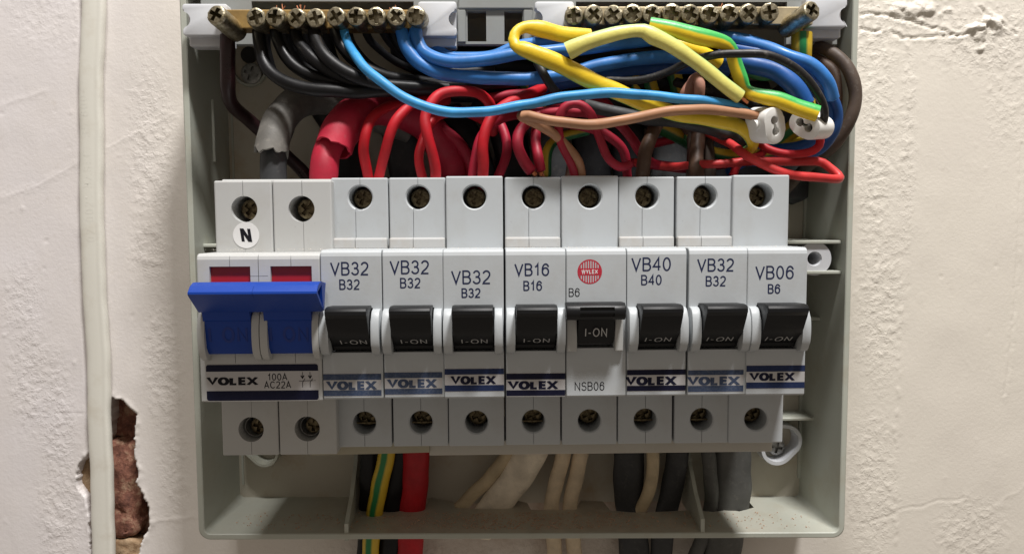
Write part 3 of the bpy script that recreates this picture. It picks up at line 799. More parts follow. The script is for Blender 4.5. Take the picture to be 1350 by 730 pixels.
# ---- terminal bars with their screws
def bar(pxa, pxb, py0, py1, mt, label, xs, scr_y, big):
    y0, y1 = -44.6, -38.0
    pm_ = (pxa+pxb)/2
    t = thing('terminal_bar', label, 'terminal bar', (X(pm_, y0, 25), y1, P(pm_, py1, y0).z), 'brass terminal bars')
    z0, z1 = P(pm_, py1, y0).z, P(pm_, py0, y0).z
    obj('bar_body', bbox(X(pxa, y0, 25), X(pxb, y0, 25), y0, y1, z0, z1, .25, 1), mt, t)
    ys = -50.0; proto = None
    for i, px in enumerate(xs):
        q = P(px, scr_y(px)+random.uniform(-.6, .6), ys)
        if proto is None:
            proto = []
            for kk in range(4):
                bm = pozi(0, 0, 2.98+.05*kk, ys, ys+8, arm=(.36, .44, .40, .52)[kk], depth=(2.4, 3.0, 2.7, 3.2)[kk], b=(.5, .7, .6, .8)[kk], ang=0, n=(26, 22, 24, 20)[kk])
                rs_ = random.Random(kk+3)
                for v in bm.verts: v.co += Vector((rs_.uniform(-1, 1), rs_.uniform(-1, 1), rs_.uniform(-1, 1)))*.10
                me = bpy.data.meshes.new('bar_screw')
                bmesh.ops.translate(bm, verts=bm.verts, vec=(0, -ys, 0)); bmesh.ops.scale(bm, verts=bm.verts, vec=(S, S, S)); bmesh.ops.recalc_face_normals(bm, faces=bm.faces)
                bm.to_mesh(me); bm.free(); finish(me, M['screw'], 32); proto.append(me)
        s = bpy.data.objects.new('screw', random.choice(proto)); COL.objects.link(s); s.parent = t
        s.location = (q-ORI[t.name])*S; s.location.y += random.uniform(-.8, 1.2)*S; s.rotation_euler = (random.uniform(-.12, .12), random.uniform(0, 1.5), random.uniform(-.12, .12))
    for px, py, dx, dz in big:
        q = P(px, py, -54)
        s = bpy.data.objects.new('clamp_screw', proto[2]); COL.objects.link(s); s.parent = t
        s.location = (q-ORI[t.name])*S; s.scale = (1.0, 1.6, 1.0)
        d = Vector((dx, 12, dz)).normalized()
        s.rotation_euler = (Vector((0, 1, 0)).rotation_difference(d).to_matrix() @ Matrix.Rotation(.5, 3, 'Y')).to_euler()
    return t
bar(286, 556, 13, 37.5, M['brass'], 'golden brass terminal bar on the left, clamping black and blue wires', [337, 363, 389, 415, 442, 469, 495, 522, 548], lambda p: 23-(p-337)*.01, [(284, 19, 2.2, -2.2)])
bar(748, 1072, 9, 32.5, M['brass_pale'], 'dull pale brass terminal bar on the right, above the yellow and green sleeves', [757, 783, 809, 834, 860, 886, 911, 937, 963, 989, 1015], lambda p: 19-(p-757)*.012, [(1071, 13, -3.6, -2.6)])

# ================================================================== BREAKERS
YS, YN, YB = -56.0, -71.4, -10.0
NX0, NX1 = X(424, YN, 430), X(1063.5, YN, 430); PITCH = (NX1-NX0)/8
zST, zSB = Z(233.5, YS), Z(586.5, YS)
zNT, zNB = Z(328, YN), Z(524, YN)
zGT, zGB = Z(405.5, YN), Z(463, YN)
HW = PITCH/2-.12
BO = Vector((0, YB, zSB))                   # local origin of a breaker
def seam(x, z0, z1, y, w=.17, d=.5): return bbox(x-w/2, x+w/2, y-1, y+d, z0, z1)
def zs(py, y=YS): return Z(py, y)
def bmesh_local(bm, org):
    bmesh.ops.translate(bm, verts=bm.verts, vec=-org); bmesh.ops.scale(bm, verts=bm.verts, vec=(S, S, S)); bmesh.ops.recalc_face_normals(bm, faces=bm.faces)
def mesh_of(name, bm, mt, smooth=None, org=None):
    bmesh_local(bm, BO if org is None else org)
    me = bpy.data.meshes.new(name); bm.to_mesh(me); bm.free(); finish(me, mt, smooth); return me
HR = 3.62
def shoulder(split, top=True, hx=0.0, dx_lo=-1.2, w=HW, yS=YS, z0=None, z1=None, zh=None, hr=HR, wd=None, lower_seam=True):
    z0_ = z0; z1_ = z1
    b = bbox(-w, w, yS, YB, z0_, z1_, .45, 2)
    cs = [cyl_y(hx, zh, hr, yS-2, yS+14, 40), cyl_y(hx, zh, hr+.42, yS-.02, yS+.42, 40, r1=hr-.02)]
    if split:
        cs.append(seam(hx if top else hx, zh, z1_+2, yS)); cs.append(seam(hx+dx_lo, z0_-2, zh-hr*.75, yS))
        if top: cs.append(bbox(hx+dx_lo, hx+.6, yS-1, yS+.4, zh-hr-.25, zh-hr+.25))
    return carve(b, cs)
zHT, zHB = Z(259.5, YS), Z(555, YS)
zLip0, zLip1 = Z(327.5, YS), Z(312.5, YS-1.6)
MS = {}
# type A: split mould
MS['up_split'] = mesh_of('upper_housing', shoulder(True, True, 0.2, -1.5, w=HW-.05, z0=zNT-.5, z1=zST, zh=zHT), M['white'], None)
MS['up_plain'] = mesh_of('upper_housing', shoulder(False, True, 0.0, 0, w=HW, yS=YS-.8, z0=zNT-.5, z1=zST+.3, zh=zHT), M['white'], None)
MS['lo_split'] = mesh_of('lower_housing', shoulder(True, False, 0.1, 0.05, w=HW-.1, z0=zSB, z1=zNB+.4, zh=zHB), M['white'], None)
MS['lo_plain'] = mesh_of('lower_housing', shoulder(False, False, 0.0, 0, w=HW-.05, z0=zSB, z1=zNB+.4, zh=zHB), M['white'], None)
lipb = carve(bbox(-HW+.05, HW-.3, YS-1.7, YS+3, zLip0, zLip1, .55, 2), [seam(-1.3, zLip0-2, zLip1+2, YS-1.7, d=.5)])
MS['lip'] = mesh_of('shoulder_lip', lipb, M['white_worn'], None)
def nose_bm(w, zt, zb, slot=None, yN=YN, seams=()):
    prof = [(YB, zt), (yN+1.6, zt), (yN+.9, zt-.25), (yN+.3, zt-.8), (yN, zt-1.8), (yN, zb+.6), (yN+.3, zb+.12), (yN+.9, zb), (YB, zb)]
    b = prism_x(prof, -w, w, .3)
    cs = []
    if slot: cs.append(bbox(slot[0], slot[1], yN-6, yN+6.5, slot[2], slot[3]))
    for s in seams: cs.append(seam(*s[:3], yN, d=.35))
    return carve(b, cs) if cs else b
TX0, TX1 = -5.85, 5.75                         # toggle sides
MS['nose'] = mesh_of('nose_cover', nose_bm(HW, zNT, zNB, (TX0-.25, TX1+.35, zGB+.1, zGT+.3), seams=[(0, zGT-.2, zGT+.0)]), M['white'])
def guard_prof(zt, zb, out, y=YN, n=16):
    pts = [(y+2, zt)]
    for k in range(n+1):
        t = k/n; a = pi*(t)
        pts.append((y-out*sin(a)**.62 if 0 < t < 1 else y, zt+(zb-zt)*(.5-.5*cos(a))))
    pts.append((y+2, zb)); return pts
def guards(xs, zt, zb, out, y=YN):
    bm = bmesh.new()
    for a, b in xs: prism_x(guard_prof(zt, zb, out, y), a, b, .35, bm)
    return bm
MS['guardL'] = mesh_of('toggle_guard', guards([(-HW+.15, TX0-.2)], zGT, zGB-.4, 4.4), M['white'], 28)
MS['guardR'] = mesh_of('toggle_guard', guards([(TX1+.3, HW-.35)], zGT, zGB-.4, 4.4), M['white'], 28)
# toggle: thick ridge on top, face slanting back and curling under
zT = Z(403.5, YN-8)
tp = [(YN+5, zT-.6), (YN-5.0, zT), (YN-7.6, zT-.02), (YN-8.7, zT-.35), (YN-9.1, zT-1.0), (YN-9.1, zT-2.0), (YN-8.6, zT-2.6), (YN-7.7, zT-3.2), (YN-6.9, zT-5), (YN-6.0, zT-7.0), (YN-5.0, zT-8.4), (YN-.6, zT-11.3), (YN+.6, zT-12.3), (YN+.9, zT-13.4), (YN+5, zT-13.4)]
MS['toggle'] = mesh_of('toggle', prism_x(tp, TX0, TX1, .3), M['black'], 28)
def tframe(x0):
    p0 = Vector((x0, YN-.6, zT-11.3)); p1 = Vector((x0, YN-5.0, zT-8.4)); up = (p1-p0).normalized(); nrm = Vector((0, up.z, -up.y)); nrm = -nrm if nrm.y > 0 else nrm
    return lambda x, z, o: p0+Vector((x, 0, 0))+up*(z)+nrm*o
def tsc(name, hx, zc, yS, r=3.1, deep=5.0, ang=.4, mt='screw_dk'):
    return mesh_of(name, pozi(hx, zc, r, yS+deep, yS+12, arm=.42, depth=1.8, b=.45, n=24, ang=ang), M[mt], 30)
MS['tscrew'] = tsc('terminal_screw', 0.3, zHT-.1, YS)
MS['tscrew2'] = tsc('terminal_screw', 0.2, zHB+.6, YS, ang=1.2, deep=6)
clampb = bbox(-3.3, 3.3, YS+4.8, YS+5.4, zHB-1.5, zHB-1.05)
MS['clamp'] = mesh_of('clamp_edge', clampb, M['screw_dk'])

def part(name, me, parent, dx=0, label=None):
    o = bpy.data.objects.new(name, me); COL.objects.link(o); o.parent = parent
    if dx: o.location.x = dx*S
    if label: o['label'] = label
    return o
def tpart(name, bm, mt, parent):               # printed piece, local x coords
    return part(name, mesh_of(name, bm, mt), parent)
def volex(cx, z, h, y, w):                      # heavy extended wordmark: drawn narrow, widened with its strokes
    t = h*.27
    nat = sum(G[c][0] for c in 'vOLEx')*(h-t)+4*(.05*h+t*.55)+t
    k = w/nat; f0 = fframe(cx, z, y)
    return text_bm('vOLEx', h, t, lambda x, zz, o: f0(x*k, min(max(zz*1.06-h*.03, 0), h), o), sx=1.0, gap=.05)
DATA = [  # kind, title, sub, pixel rows: title top/bottom, sub top/bottom, centre px, stripes(top y0,y1,bottom y0,y1), wordmark(y0,y1,x0,x1), ink set
 dict(t='split', a='VB32', ay=(345, 363), ax=461, b='B32', by=(368, 382), bx=461, st=(492.5, 500.5, 514, 521.5), wm=(502, 513.5, 430, 497), ik=('ink_faded', 'ink_faded'), full=.97,
      lab='first breaker right of the blue main switch, printed VB32 with a faded blue-grey stripe'),
 dict(t='split', a='VB32', ay=(343, 361.5), ax=540, b='B32', by=(366, 380), bx=541, st=(490.5, 498, 512, 519.5), wm=(499.5, 511, 510, 576), ik=('ink_faded', 'ink_faded'), full=.97,
      lab='second breaker from the blue switch, VB32 printed high over the loop of red wire'),
 dict(t='plain', a='VB32', ay=(356, 374.5), ax=622, b='B32', by=(379.5, 392.5), bx=622, st=(485.5, 493, 507, 515), wm=(495, 506, 595, 655), ik=('ink_mid', 'ink_deep'), full=1.0,
      lab='smooth breaker with VB32 printed low, between a VB32 and the VB16 breaker'),
 dict(t='split', a='VB16', ay=(347, 364), ax=701, b='B16', by=(370, 383.5), bx=702, st=(492, 500, 514, 521.5), wm=(502, 513, 669, 736), ik=('ink_deep', 'ink_deep'), full=1.0,
      lab='breaker printed VB16 and B16, left of the one with the red round logo'),
 dict(t='logo', lab='breaker with round red logo, wide black toggle bar and NSB06 printed below'),
 dict(t='split', a='VB40', ay=(339, 357.5), ax=859, b='B40', by=(362, 376), bx=859, st=(487, 494, 508, 515), wm=(496, 507.5, 824, 892), ik=('ink_deep', 'ink_deep'), full=1.0,
      lab='breaker printed VB40 and B40, right of the one with the red round logo'),
 dict(t='split', a='VB32', ay=(340.5, 358), ax=942, b='B32', by=(363.5, 377.5), bx=942, st=(487.5, 494, 508, 516), wm=(496, 507.5, 904, 974), ik=('ink_faded', 'ink_faded'), full=.95,
      lab='breaker printed VB32 between the VB40 and the VB06 breakers'),
 dict(t='plain', a='VB06', ay=(350, 368), ax=1022, b='B6', by=(374, 387), bx=1021, st=(481, 489, 503, 511), wm=(490.5, 501, 988, 1048), ik=('ink_mid', 'ink_deep'), full=1.0,
      lab='rightmost breaker of the row, printed VB06 and B6'),
]
def zp(py, px, y=YN): return P(px, py, y).z
GRP = 'circuit breakers in the row'
for k, d in enumerate(DATA):
    xc = NX0+PITCH*(k+.5); yy = 0.0
    t = thing('circuit_breaker', d['lab'], 'circuit breaker', (xc, YB+[0, .1, -.3, .15, -.1, .1, 0, -.5][k], zSB), GRP)
    t.rotation_euler = (0, random.uniform(-.0022, .0022), random.uniform(-.006, .006))
    if d['t'] == 'split':
        part('upper_housing', MS['up_split'], t); lip = part('shoulder_lip', MS['lip'], t); part('lower_housing', MS['lo_split'], t)
        part('terminal_screw', MS['tscrew'], t, [.0, .2, 0, .3, 0, -.6, -.2, 0][k]); part('terminal_screw', MS['tscrew2'], t); part('clamp_edge', MS['clamp'], t)
    else:
        part('upper_housing', MS['up_plain'], t); part('lower_housing', MS['lo_plain'], t)
        part('terminal_screw', MS['tscrew'], t); part('terminal_screw', MS['tscrew2'], t, .2)
    def lx(px, py=430, y=YN): return X(px, y, py)-xc
    if d['t'] != 'logo':
        part('nose_cover', MS['nose'], t); part('toggle_guard', MS['guardL'], t); part('toggle_guard', MS['guardR'], t)
        tg = part('toggle', MS['toggle'], t)
        part('printed_mark', mesh_of('printed_mark', text_bm('I-ON', 2.9, .30, (lambda f: (lambda x, z, o: f(x, z-.55, o)))(tframe(.2 if k else .6)), sx=1.05, gap=.18), M['ink_white']), tg)
        hgt = zp(d['ay'][0], d['ax'])-zp(d['ay'][1], d['ax'])
        bm = text_bm(d['a'], hgt, .47, fframe(lx(d['ax'], 350), zp(d['ay'][1], d['ax']), YN), sx=1.03, gap=.10)
        hgt2 = zp(d['by'][0], d['bx'])-zp(d['by'][1], d['bx'])
        text_bm(d['b'], hgt2, .42, fframe(lx(d['bx'], 375), zp(d['by'][1], d['bx']), YN), sx=.98, gap=.10, bm=bm)
        tpart('printed_rating', bm, M['ink_navy'], t)
        cx = (d['wm'][2]+d['wm'][3])/2
        s = d['st']; w = (HW-.1)*d['full']; x0 = -HW+.12; x1 = x0+2*w
        st = rect_bm(x0, x1, zp(s[3], cx)-.15, zp(s[0], cx)+.15, YN-.03)
        lb = tpart('brand_sticker', st, M['label'], t)
        bm = rect_bm(x0, x1, zp(s[1], cx), zp(s[0], cx), YN-.06); rect_bm(x0, x1, zp(s[3], cx), zp(s[2], cx), YN-.06, bm)
        part('stripe_band', mesh_of('stripe_band', bm, M[d['ik'][0]]), lb)
        h = zp(d['wm'][0], cx)-zp(d['wm'][1], cx)
        part('wordmark', mesh_of('wordmark', volex(lx(cx, 500), zp(d['wm'][1], cx), h, YN-.04, lx(d['wm'][3])-lx(d['wm'][2])), M[d['ik'][1]]), lb)
    else:
        nb = nose_bm(HW, zNT, zNB, None)
        nb = carve(nb, [bbox(lx(760), lx(809), YN-5, YN+6, Z(458.5, YN, 784), zGT+.2)])
        tpart('nose_cover', nb, M['white'], t)
        zb0, zb1 = P(786, 423, YN-8).z, P(786, 400.5, YN-8).z
        cxb = (X(747, YN-8)+X(826, YN-8))/2-xc; wb = (X(826, YN-8)-X(747, YN-8))/2
        # bar lever
        zc = (zb0+zb1)/2; r = (zb1-zb0)/2
        pr = [(YN-5.4-r*1.0*cos(a), zc+r*sin(a)) for a in [radians(q) for q in range(-90, 91, 15)]]
        pr = [(YN-2, zb0)]+pr+[(YN-2, zb1)]
        lev = prism_x(pr, cxb-wb, cxb+wb, .35)
        lev = carve(lev, [bbox(cxb-4.6, cxb+5.2, YN-12, YN-5.4-r*.62, zc-.5+z_, zc+.5+z_) for z_ in (.95, -.75)])
        l_ = tpart('toggle', lev, M['black'], t); l_.data.shade_smooth(); l_.data.set_sharp_from_angle(angle=radians(28))
        pr = [(YN+5, zb0+1), (YN-3.4, zb0+1), (YN-2.6, zb0-2), (YN-1.6, zb0-5), (YN-.4, zb0-7.6), (YN+5, zb0-7.6)]
        pn = part('toggle_face', mesh_of('toggle_face', prism_x(pr, lx(761), lx(808), .2), M['black'], 28), l_)
        fr = lambda x, z, o, c=lx(784), zz=P(784, 443.5, YN-2.4).z: Vector((c+x, YN-2.42-z*.3-o, zz+z))
        part('printed_mark', mesh_of('printed_mark', text_bm('I-ON', 2.6, .30, fr, sx=1.0, gap=.16), M['ink_white']), l_)
        for a, b in ((lx(746), lx(760)), (lx(809.5), lx(820.5))):
            tpart('toggle_guard', bbox(a, b, YN-1.8, YN+1, Z(462, YN, 784), Z(408, YN, 784), .4, 2), M['white_warm'], t)
        # round logo
        q = P(777.5, 358, YN); cx, cz, r = q.x-xc, q.z, 3.42
        bm = bmesh.new(); fr = fframe(cx, cz, YN)
        ribbon(bm, [(r*cos(radians(a)), r*sin(radians(a))) for a in range(0, 361, 8)], .34, .04, fr)
        nb_ = 9
        for i in range(nb_):
            x = (i-(nb_-1)/2)*.70; hh = sqrt(max(0, r*r-x*x))
            if hh > 1.2:
                for s_ in (1, -1): ribbon(bm, [(x, s_*1.05), (x, s_*(hh-.1))], .34, .05, fr)
        ribbon(bm, [(-r, 0), (r, 0)], 2.0, .06, fr)
        tpart('round_logo', bm, M['ink_red'], t)
        tpart('logo_lettering', text_bm('WYLEX', 1.25, .24, fframe(cx, cz-.62, YN, 0), sx=1.0, gap=.12, lay0=.09), M['ink_wht2'], t)
        bm = text_bm('B6', zp(379.5, 757)-zp(391, 757), .27, fframe(lx(757, 385), zp(391, 757), YN), sx=.98, gap=.1)
        tpart('printed_rating', bm, M['ink_dk'], t)
        tpart('printed_code', text_bm('NSB06', zp(503, 777)-zp(514.5, 777), .27, fframe(lx(777, 508), zp(514.5, 777), YN), sx=.96, gap=.1), M['ink_dk'], t)
# rail lip under the breakers
rl = thing('mounting_rail', 'thin beige plastic rail edge running under the row of breakers', 'rail', (X(720, -40, 590), -10, Z(592, -40)))
zr = Z(592.5, -48, 800)
obj('rail_edge', bbox(X(566, -50, 590), X(1018, -50, 590), -50, -20, zr-.6, zSB-.15, .2, 1), M['rail'], rl)
obj('rail_end_strip', prism_y([(X(410, -51, 590), Z(600, -51, 410)), (X(566, -51, 590), Z(596, -51, 566)), (X(566, -51, 590), zSB-.12), (X(410, -51, 590), zSB-.12)], -51, -22), M['railtape'], rl)

# ================================================================== MAIN SWITCH
SX0 = NX0-2*PITCH; sxc = NX0-PITCH
YSS = -59.5
sw = thing('main_switch', 'wide double main switch with a blue handle at the left end of the row', 'main switch', (sxc, YB, Z(600, YSS, 370)))
def sx_(px, y=YN, py=430): return X(px, y, py)
zst, zsb = Z(238, YSS, 360), Z(599.5, YSS, 360); zht, zhb = Z(275.5, YSS, 360), Z(565.5, YSS, 360)
nzb = Z(529.5, YN, 345); nzt = Z(334, YN, 345)
for i, (a, b, hx, hb) in enumerate(((283.5, 359.5, 322, 331), (360.5, 438, 397.5, 405))):
    x0, x1 = X(a, YSS, 300), X(b, YSS, 300)
    h = X(hx, YSS, 276); hh = X(hb, YSS, 566)
    bm = carve(bbox(x0, x1, YSS, YB, nzt-.4, zst, .5, 2), [cyl_y(h, zht, 3.95, YSS-2, YSS+14, 40), seam((x0+x1)/2, zst-4.6 if i == 0 else zst-5, zst+2, YSS), seam((x0+x1)/2+.2, nzt-2, zht-3, YSS, w=.08 if i == 0 else .13, d=.35)])
    obj('upper_housing', bm, M['white_warm'], sw)
    bm = carve(bbox(x0+.05, x1-.05, YSS, YB, zsb, nzb+.4, .4, 2), [cyl_y(hh, zhb, 3.9, YSS-2, YSS+14, 40), seam(hh, zsb-2, zhb-3.5, YSS, w=.14), seam(hh+.3, zhb+3.5, nzb+2, YSS, w=.1)])
    obj('lower_housing', bm, M['white_warm'], sw)
    obj('terminal_screw', pozi(h+.8, zht, 3.1, YSS+4, YSS+12, arm=.4, depth=1.4, b=.3, ang=.7, n=24), M['screw_dk'], sw, smooth=30)
    obj('terminal_screw', pozi(hh+.9, zhb-.2, 2.7, YSS+5, YSS+12, arm=.4, depth=1.4, b=.3, ang=.2, n=24), M['screw_dk'], sw, smooth=30)
    obj('contact_ring', ringwall([(hh+.2+3.2*cos(2*pi*q/32), zhb+.1+3.2*sin(2*pi*q/32)) for q in range(32)], YSS+3.4, YSS+4.2, .22), M['steel'], sw)
obj('housing_ledge', bbox(X(292, YSS+3, 236), X(437, YSS+3, 236), YSS+3, YB, zst-3, zst+.55, .3, 1), M['white_warm'], sw)
# nose
XA, XB = NX0-2*PITCH+.12, NX0-.14; XM = NX0-PITCH
prof = [(YB, nzt), (YN+1.4, nzt), (YN+.8, nzt-.25), (YN+.3, nzt-.8), (YN, nzt-1.7), (YN, nzb+.5), (YN+.3, nzb+.1), (YN+.9, nzb), (YB, nzb)]
bm = prism_x(prof, XA, XB, .4)
w1 = (sx_(276, YN, 360), sx_(330, YN, 360)); w2 = (sx_(356.5, YN, 360), sx_(411, YN, 360))
zt_, zb_ = Z(351, YN, 345), Z(463, YN, 345)
cs = [bbox(w1[0], w1[1], YN-4, YN+1.6, zb_, zt_), bbox(w2[0], w2[1], YN-4, YN+1.6, zb_, zt_),
      seam((w1[0]+w1[1])/2, zt_-1, nzt+2, YN, d=.4), seam((w2[0]+w2[1])/2, zt_-1, nzt+2, YN, d=.4),
      seam(XM, Z(372, YN), nzt+2, YN, w=.2, d=.6), seam((w1[0]+w1[1])/2+.8, Z(478.5, YN, 345), zb_+1, YN, d=.4), seam((w2[0]+w2[1])/2+.6, Z(478.5, YN, 345), zb_+1, YN, d=.4),
      bbox(w1[1]-.1, w2[0]-.7, YN-1, YN+.3, Z(364, YN, 345)-.06, Z(364, YN, 345)+.08)]
obj('nose_cover', carve(bm, cs), M['white_warm'], sw)
for w in (w1, w2): obj('indicator_window', bbox(w[0]-.5, w[1]+.5, YN+1.1, YN+1.4, Z(400, YN), zt_+.3), M['red_win'], sw)
# guards
zg0, zg1 = Z(474, YN, 345), Z(404, YN, 345)
for a, b in ((262.5, 271.5), (333.5, 343), (344.2, 354), (412.5, 421)):
    obj('toggle_guard', guards([(sx_(a, YN-3), sx_(b, YN-3))], zg1, zg0, 4.6), M['white_warm'], sw, smooth=28)
for a in (271.3, 353.6):
    x = sx_(a, YN-3)
    t_ = cyl_y(0, 0, 1.5, -.35, 0, 24)
    bmesh.ops.rotate(t_, verts=t_.verts, cent=(0, 0, 0), matrix=Matrix.Rotation(pi/2, 3, 'Z')); bmesh.ops.translate(t_, verts=t_.verts, vec=(x, YN-2.0, Z(437, YN, 345)))
    obj('pivot_pin', t_, M['bracket'], sw, smooth=30)
# handle
hx0, hx1 = X(247.5, -83, 380), X(418, -83, 380)
zh = P(335, 372.5, -81).z
hp = [(YN-1, zh-.8), (YN-6.5, zh), (YN-8.6, zh+.02), (YN-10.3, zh-.9), (YN-12.1, zh-2.3), (YN-12.2, zh-2.9), (YN-11.6, zh-3.4), (YN-5.4, zh-8.6), (YN-3.4, zh-8.6), (YN-3.0, zh-4)]
hb_ = prism_x(hp, hx0, hx1, .25)
sl = prism_x([(YN-6.2, zh-.9), (YN-10.9, zh-2.5), (YN-10.6, zh-3.1), (YN-5.2, zh-7.4)], hx1-2.2, hx1+2)
hb_ = carve(hb_, [sl, seam((hx0+hx1)/2, zh-9, zh+3, YN-12.3, w=.08, d=2)])
hd = obj('handle', hb_, M['blue'], sw, smooth=28)
zt2 = zh-8.2; zlow = Z(465.5, YN-1, 345)
for a, b in ((270.5, 333), (350.5, 413)):
    xa, xb = X(a, YN-3, 440), X(b, YN-3, 440)
    z423 = Z(422.5, YN-4, 345)
    pr = [(YN+1, zt2+2), (YN-5.5, zt2+1.2), (YN-4.6, z423+.2), (YN-4.0, z423-.1), (YN-3.0, zlow+2), (YN-1.6, zlow), (YN+1, zlow)]
    hl = obj('handle_leg', prism_x(pr, xa, xb, .2), M['blue'], hd, smooth=28)
    xm = (xa+xb)/2
    fr = lambda x, z, o, c=xm, zz=Z(451, YN-3, 345): Vector((c+x, YN-3.32-z*.105-o, zz+z))
    obj('embossed_mark', text_bm('I ON', 4.6, .7, fr, sx=1.0, gap=.16), M['blue_dark'], hd)
# label
lx0, lx1 = sx_(271.5, YN, 500), sx_(420.5, YN, 500)
def SZ(py): return P(345, py, YN).z
sl_ = obj('brand_label', prism_y(rrect(lx0, lx1, SZ(528), SZ(528), SZ(479.5), .8, 4), YN-.10, YN+.2), M['label'], sw)
def tri(px0, px1, zb0, zt0, y, up):
    r = rrect(px0, px1, zb0, zb0, zt0, .7, 4); n_ = len(r)//4
    if up:   r = [p for p in r[:2*n_]]+[(px0, zb0), (px1, zb0)]
    else:    r = [(px1, zt0), (px0, zt0)]+r[2*n_:]
    b = bmesh.new(); b.faces.new([b.verts.new((p[0], y, p[1])) for p in r]); return b
obj('stripe_band', tri(lx0+.15, lx1-.15, SZ(489), SZ(480), YN-.13, True), M['ink_deep'], sl_)
obj('stripe_band', tri(lx0+.15, lx1-.15, SZ(527.3), SZ(514.5), YN-.13, False), M['ink_deep'], sl_)
wmw = sx_(341)-sx_(273); h = SZ(496.2)-SZ(506.8)
obj('wordmark', volex(sx_(306.5, YN, 502), SZ(507), h, YN-.10, wmw), M['ink_dk'], sl_)
bm = text_bm('100A', SZ(492)-SZ(501.3), .26, fframe(sx_(366, YN, 500), SZ(501.3), YN-.1), sx=1.02, gap=.12)
text_bm('AC22A', SZ(502.3)-SZ(511.8), .26, fframe(sx_(366, YN, 500), SZ(511.8), YN-.1), sx=.98, gap=.12, bm=bm)
obj('printed_rating', bm, M['ink_dk'], sl_)
bm = bmesh.new(); fr = fframe(0, 0, YN-.1)
for px in (399, 409):
    x = sx_(px, YN, 500)
    ribbon(bm, [(x, SZ(490.5)), (x, SZ(498))], .16, .05, fr); ribbon(bm, [(x, SZ(510.5)), (x, SZ(504)), (x+.75, SZ(499))], .16, .06, fr)
    ribbon(bm, [(x-.45, SZ(495)), (x, SZ(498.5)), (x+.45, SZ(495))], .3, .07, fr)
ribbon(bm, [(sx_(394.5, YN, 500), SZ(502.3)), (sx_(413, YN, 500), SZ(501.7))], .14, .08, fr)
ribbon(bm, [(sx_(414.5, YN, 500), SZ(501.7)), (sx_(416, YN, 500), SZ(501.7))], .14, .08, fr)
obj('switch_symbol', bm, M['ink_dk'], sl_)
# the round N sticker on the first pole
q = P(324.5, 310, YSS)
ns = thing('round_sticker', 'small round white sticker with a bold black N under the switch terminal', 'sticker', (q.x, YSS, q.z))
obj('sticker_disc', cyl_y(q.x, q.z, 3.95, YSS-.12, YSS+.02, 48), M['label_bright'], ns, smooth=30)
fr0 = fframe(0, 0, YSS-.12); ca, sa = cos(radians(8)), sin(radians(8))
fr = lambda x, z, o: fr0(q.x+(x*ca+(z-2)*sa*.0)-(z-2)*-.13*-1, q.z+(z-2)+x*-.05, o)
bm = bmesh.new()
W_, H_, T_ = 3.2, 4.0, .95
for j, st in enumerate(([(-W_/2+T_/2, 0), (-W_/2+T_/2, H_)], [(W_/2-T_/2, 0), (W_/2-T_/2, H_)])): ribbon(bm, st, T_, .03+j*.01, fr)
vs_ = [bm.verts.new(fr(a, b, .055)) for a, b in ((-W_/2, H_), (-W_/2+1.15, H_), (W_/2, 0), (W_/2-1.15, 0))]; bm.faces.new(vs_)
obj('printed_letter', bm, M['ink_dk'], ns)

# ================================================================== WIRES
def wire(name, label, cat, pts, r, mt, y=None, group=None, end=None, **kw):
    """end: list of ('s'|'e', length, radius, material) bare copper stubs as parts"""
    p = pts3(pts, y)
    bm = tube_bm(p, r, **kw)
    if end:
        t = thing(name, label, cat, p[0], group)
        obj('insulation', bm, mt, t, smooth=50)
        for which, ln, rr, mm in end:
            a, b = (p[0], p[1]) if which == 's' else (p[-1], p[-2])
            d = (a-b).normalized(); c = []
            nstr = 5 if rr > .6 else 1
            bmm = bmesh.new()
            for q_ in range(nstr):
                off = Vector((random.uniform(-.5, .5), random.uniform(-.5, .5), random.uniform(-.3, .3)))*(rr if nstr > 1 else 0)
                tb_ = tube_bm([a-d*1.0+off, a+d*ln*.5+off*1.1, a+d*ln+off*1.4], rr*(.45 if nstr > 1 else 1), n=8, step=1)
                join(bmm, tb_)
            obj('copper_core', bmm, mm, t, smooth=50)
        return t
    o = obj(name, bm, mt, None, origin=p[0], smooth=50)
    return setp(o, label, cat, group)
BK = 'black neutral wires under the left terminal bar'
blk = [
 ([(341, 30, -41), (343, 60, -43), (355, 92, -46), (390, 114, -49), (445, 121, -50), (510, 119, -47), (600, 112, -36), (680, 110, -26)], 2.35, 'leftmost black wire from the bar, swinging lowest towards the right'),
 ([(362, 30, -41), (367, 56, -43), (388, 86, -45), (428, 105, -46), (490, 111, -44), (560, 110, -36), (650, 112, -28)], 2.2, 'second black wire from the left end of the bar'),
 ([(388, 30, -41), (393, 54, -44), (415, 80, -48), (452, 103, -49), (510, 118, -45), (580, 118, -30), (660, 118, -24)], 2.25, 'third black wire from the left end of the bar'),
 ([(414, 30, -41), (418, 56, -47), (437, 82, -51), (470, 102, -51), (520, 114, -47), (590, 117, -40)], 2.4, 'shiny black wire from the middle of the left bar'),
 ([(440, 30, -41), (448, 58, -45), (470, 82, -46), (505, 100, -44), (560, 108, -38), (620, 112, -30)], 2.1, 'black wire just left of the pale blue wire'),
 ([(478, 30, -40), (490, 56, -34), (520, 80, -28), (560, 97, -22), (620, 103, -14)], 1.5, 'thin black wire from the bar just right of the pale blue wire'),
 ([(500, 30, -40), (512, 54, -36), (538, 78, -30), (580, 94, -24)], 1.6, 'thin black wire left of the two blue wires leaving the bar'),
 ([(430, 40, -22), (440, 80, -16), (470, 116, -12), (540, 126, -10), (640, 122, -8)], 2.2, 'black wire lying deepest behind the others against the back panel'),
]
for i, (p, r, lab) in enumerate(blk): wire('black_wire', lab, 'wire', p, r*.88, M['w_black'], group=BK, end=[('s', 1.5, .7, M['copper'])] if i < 6 else None)
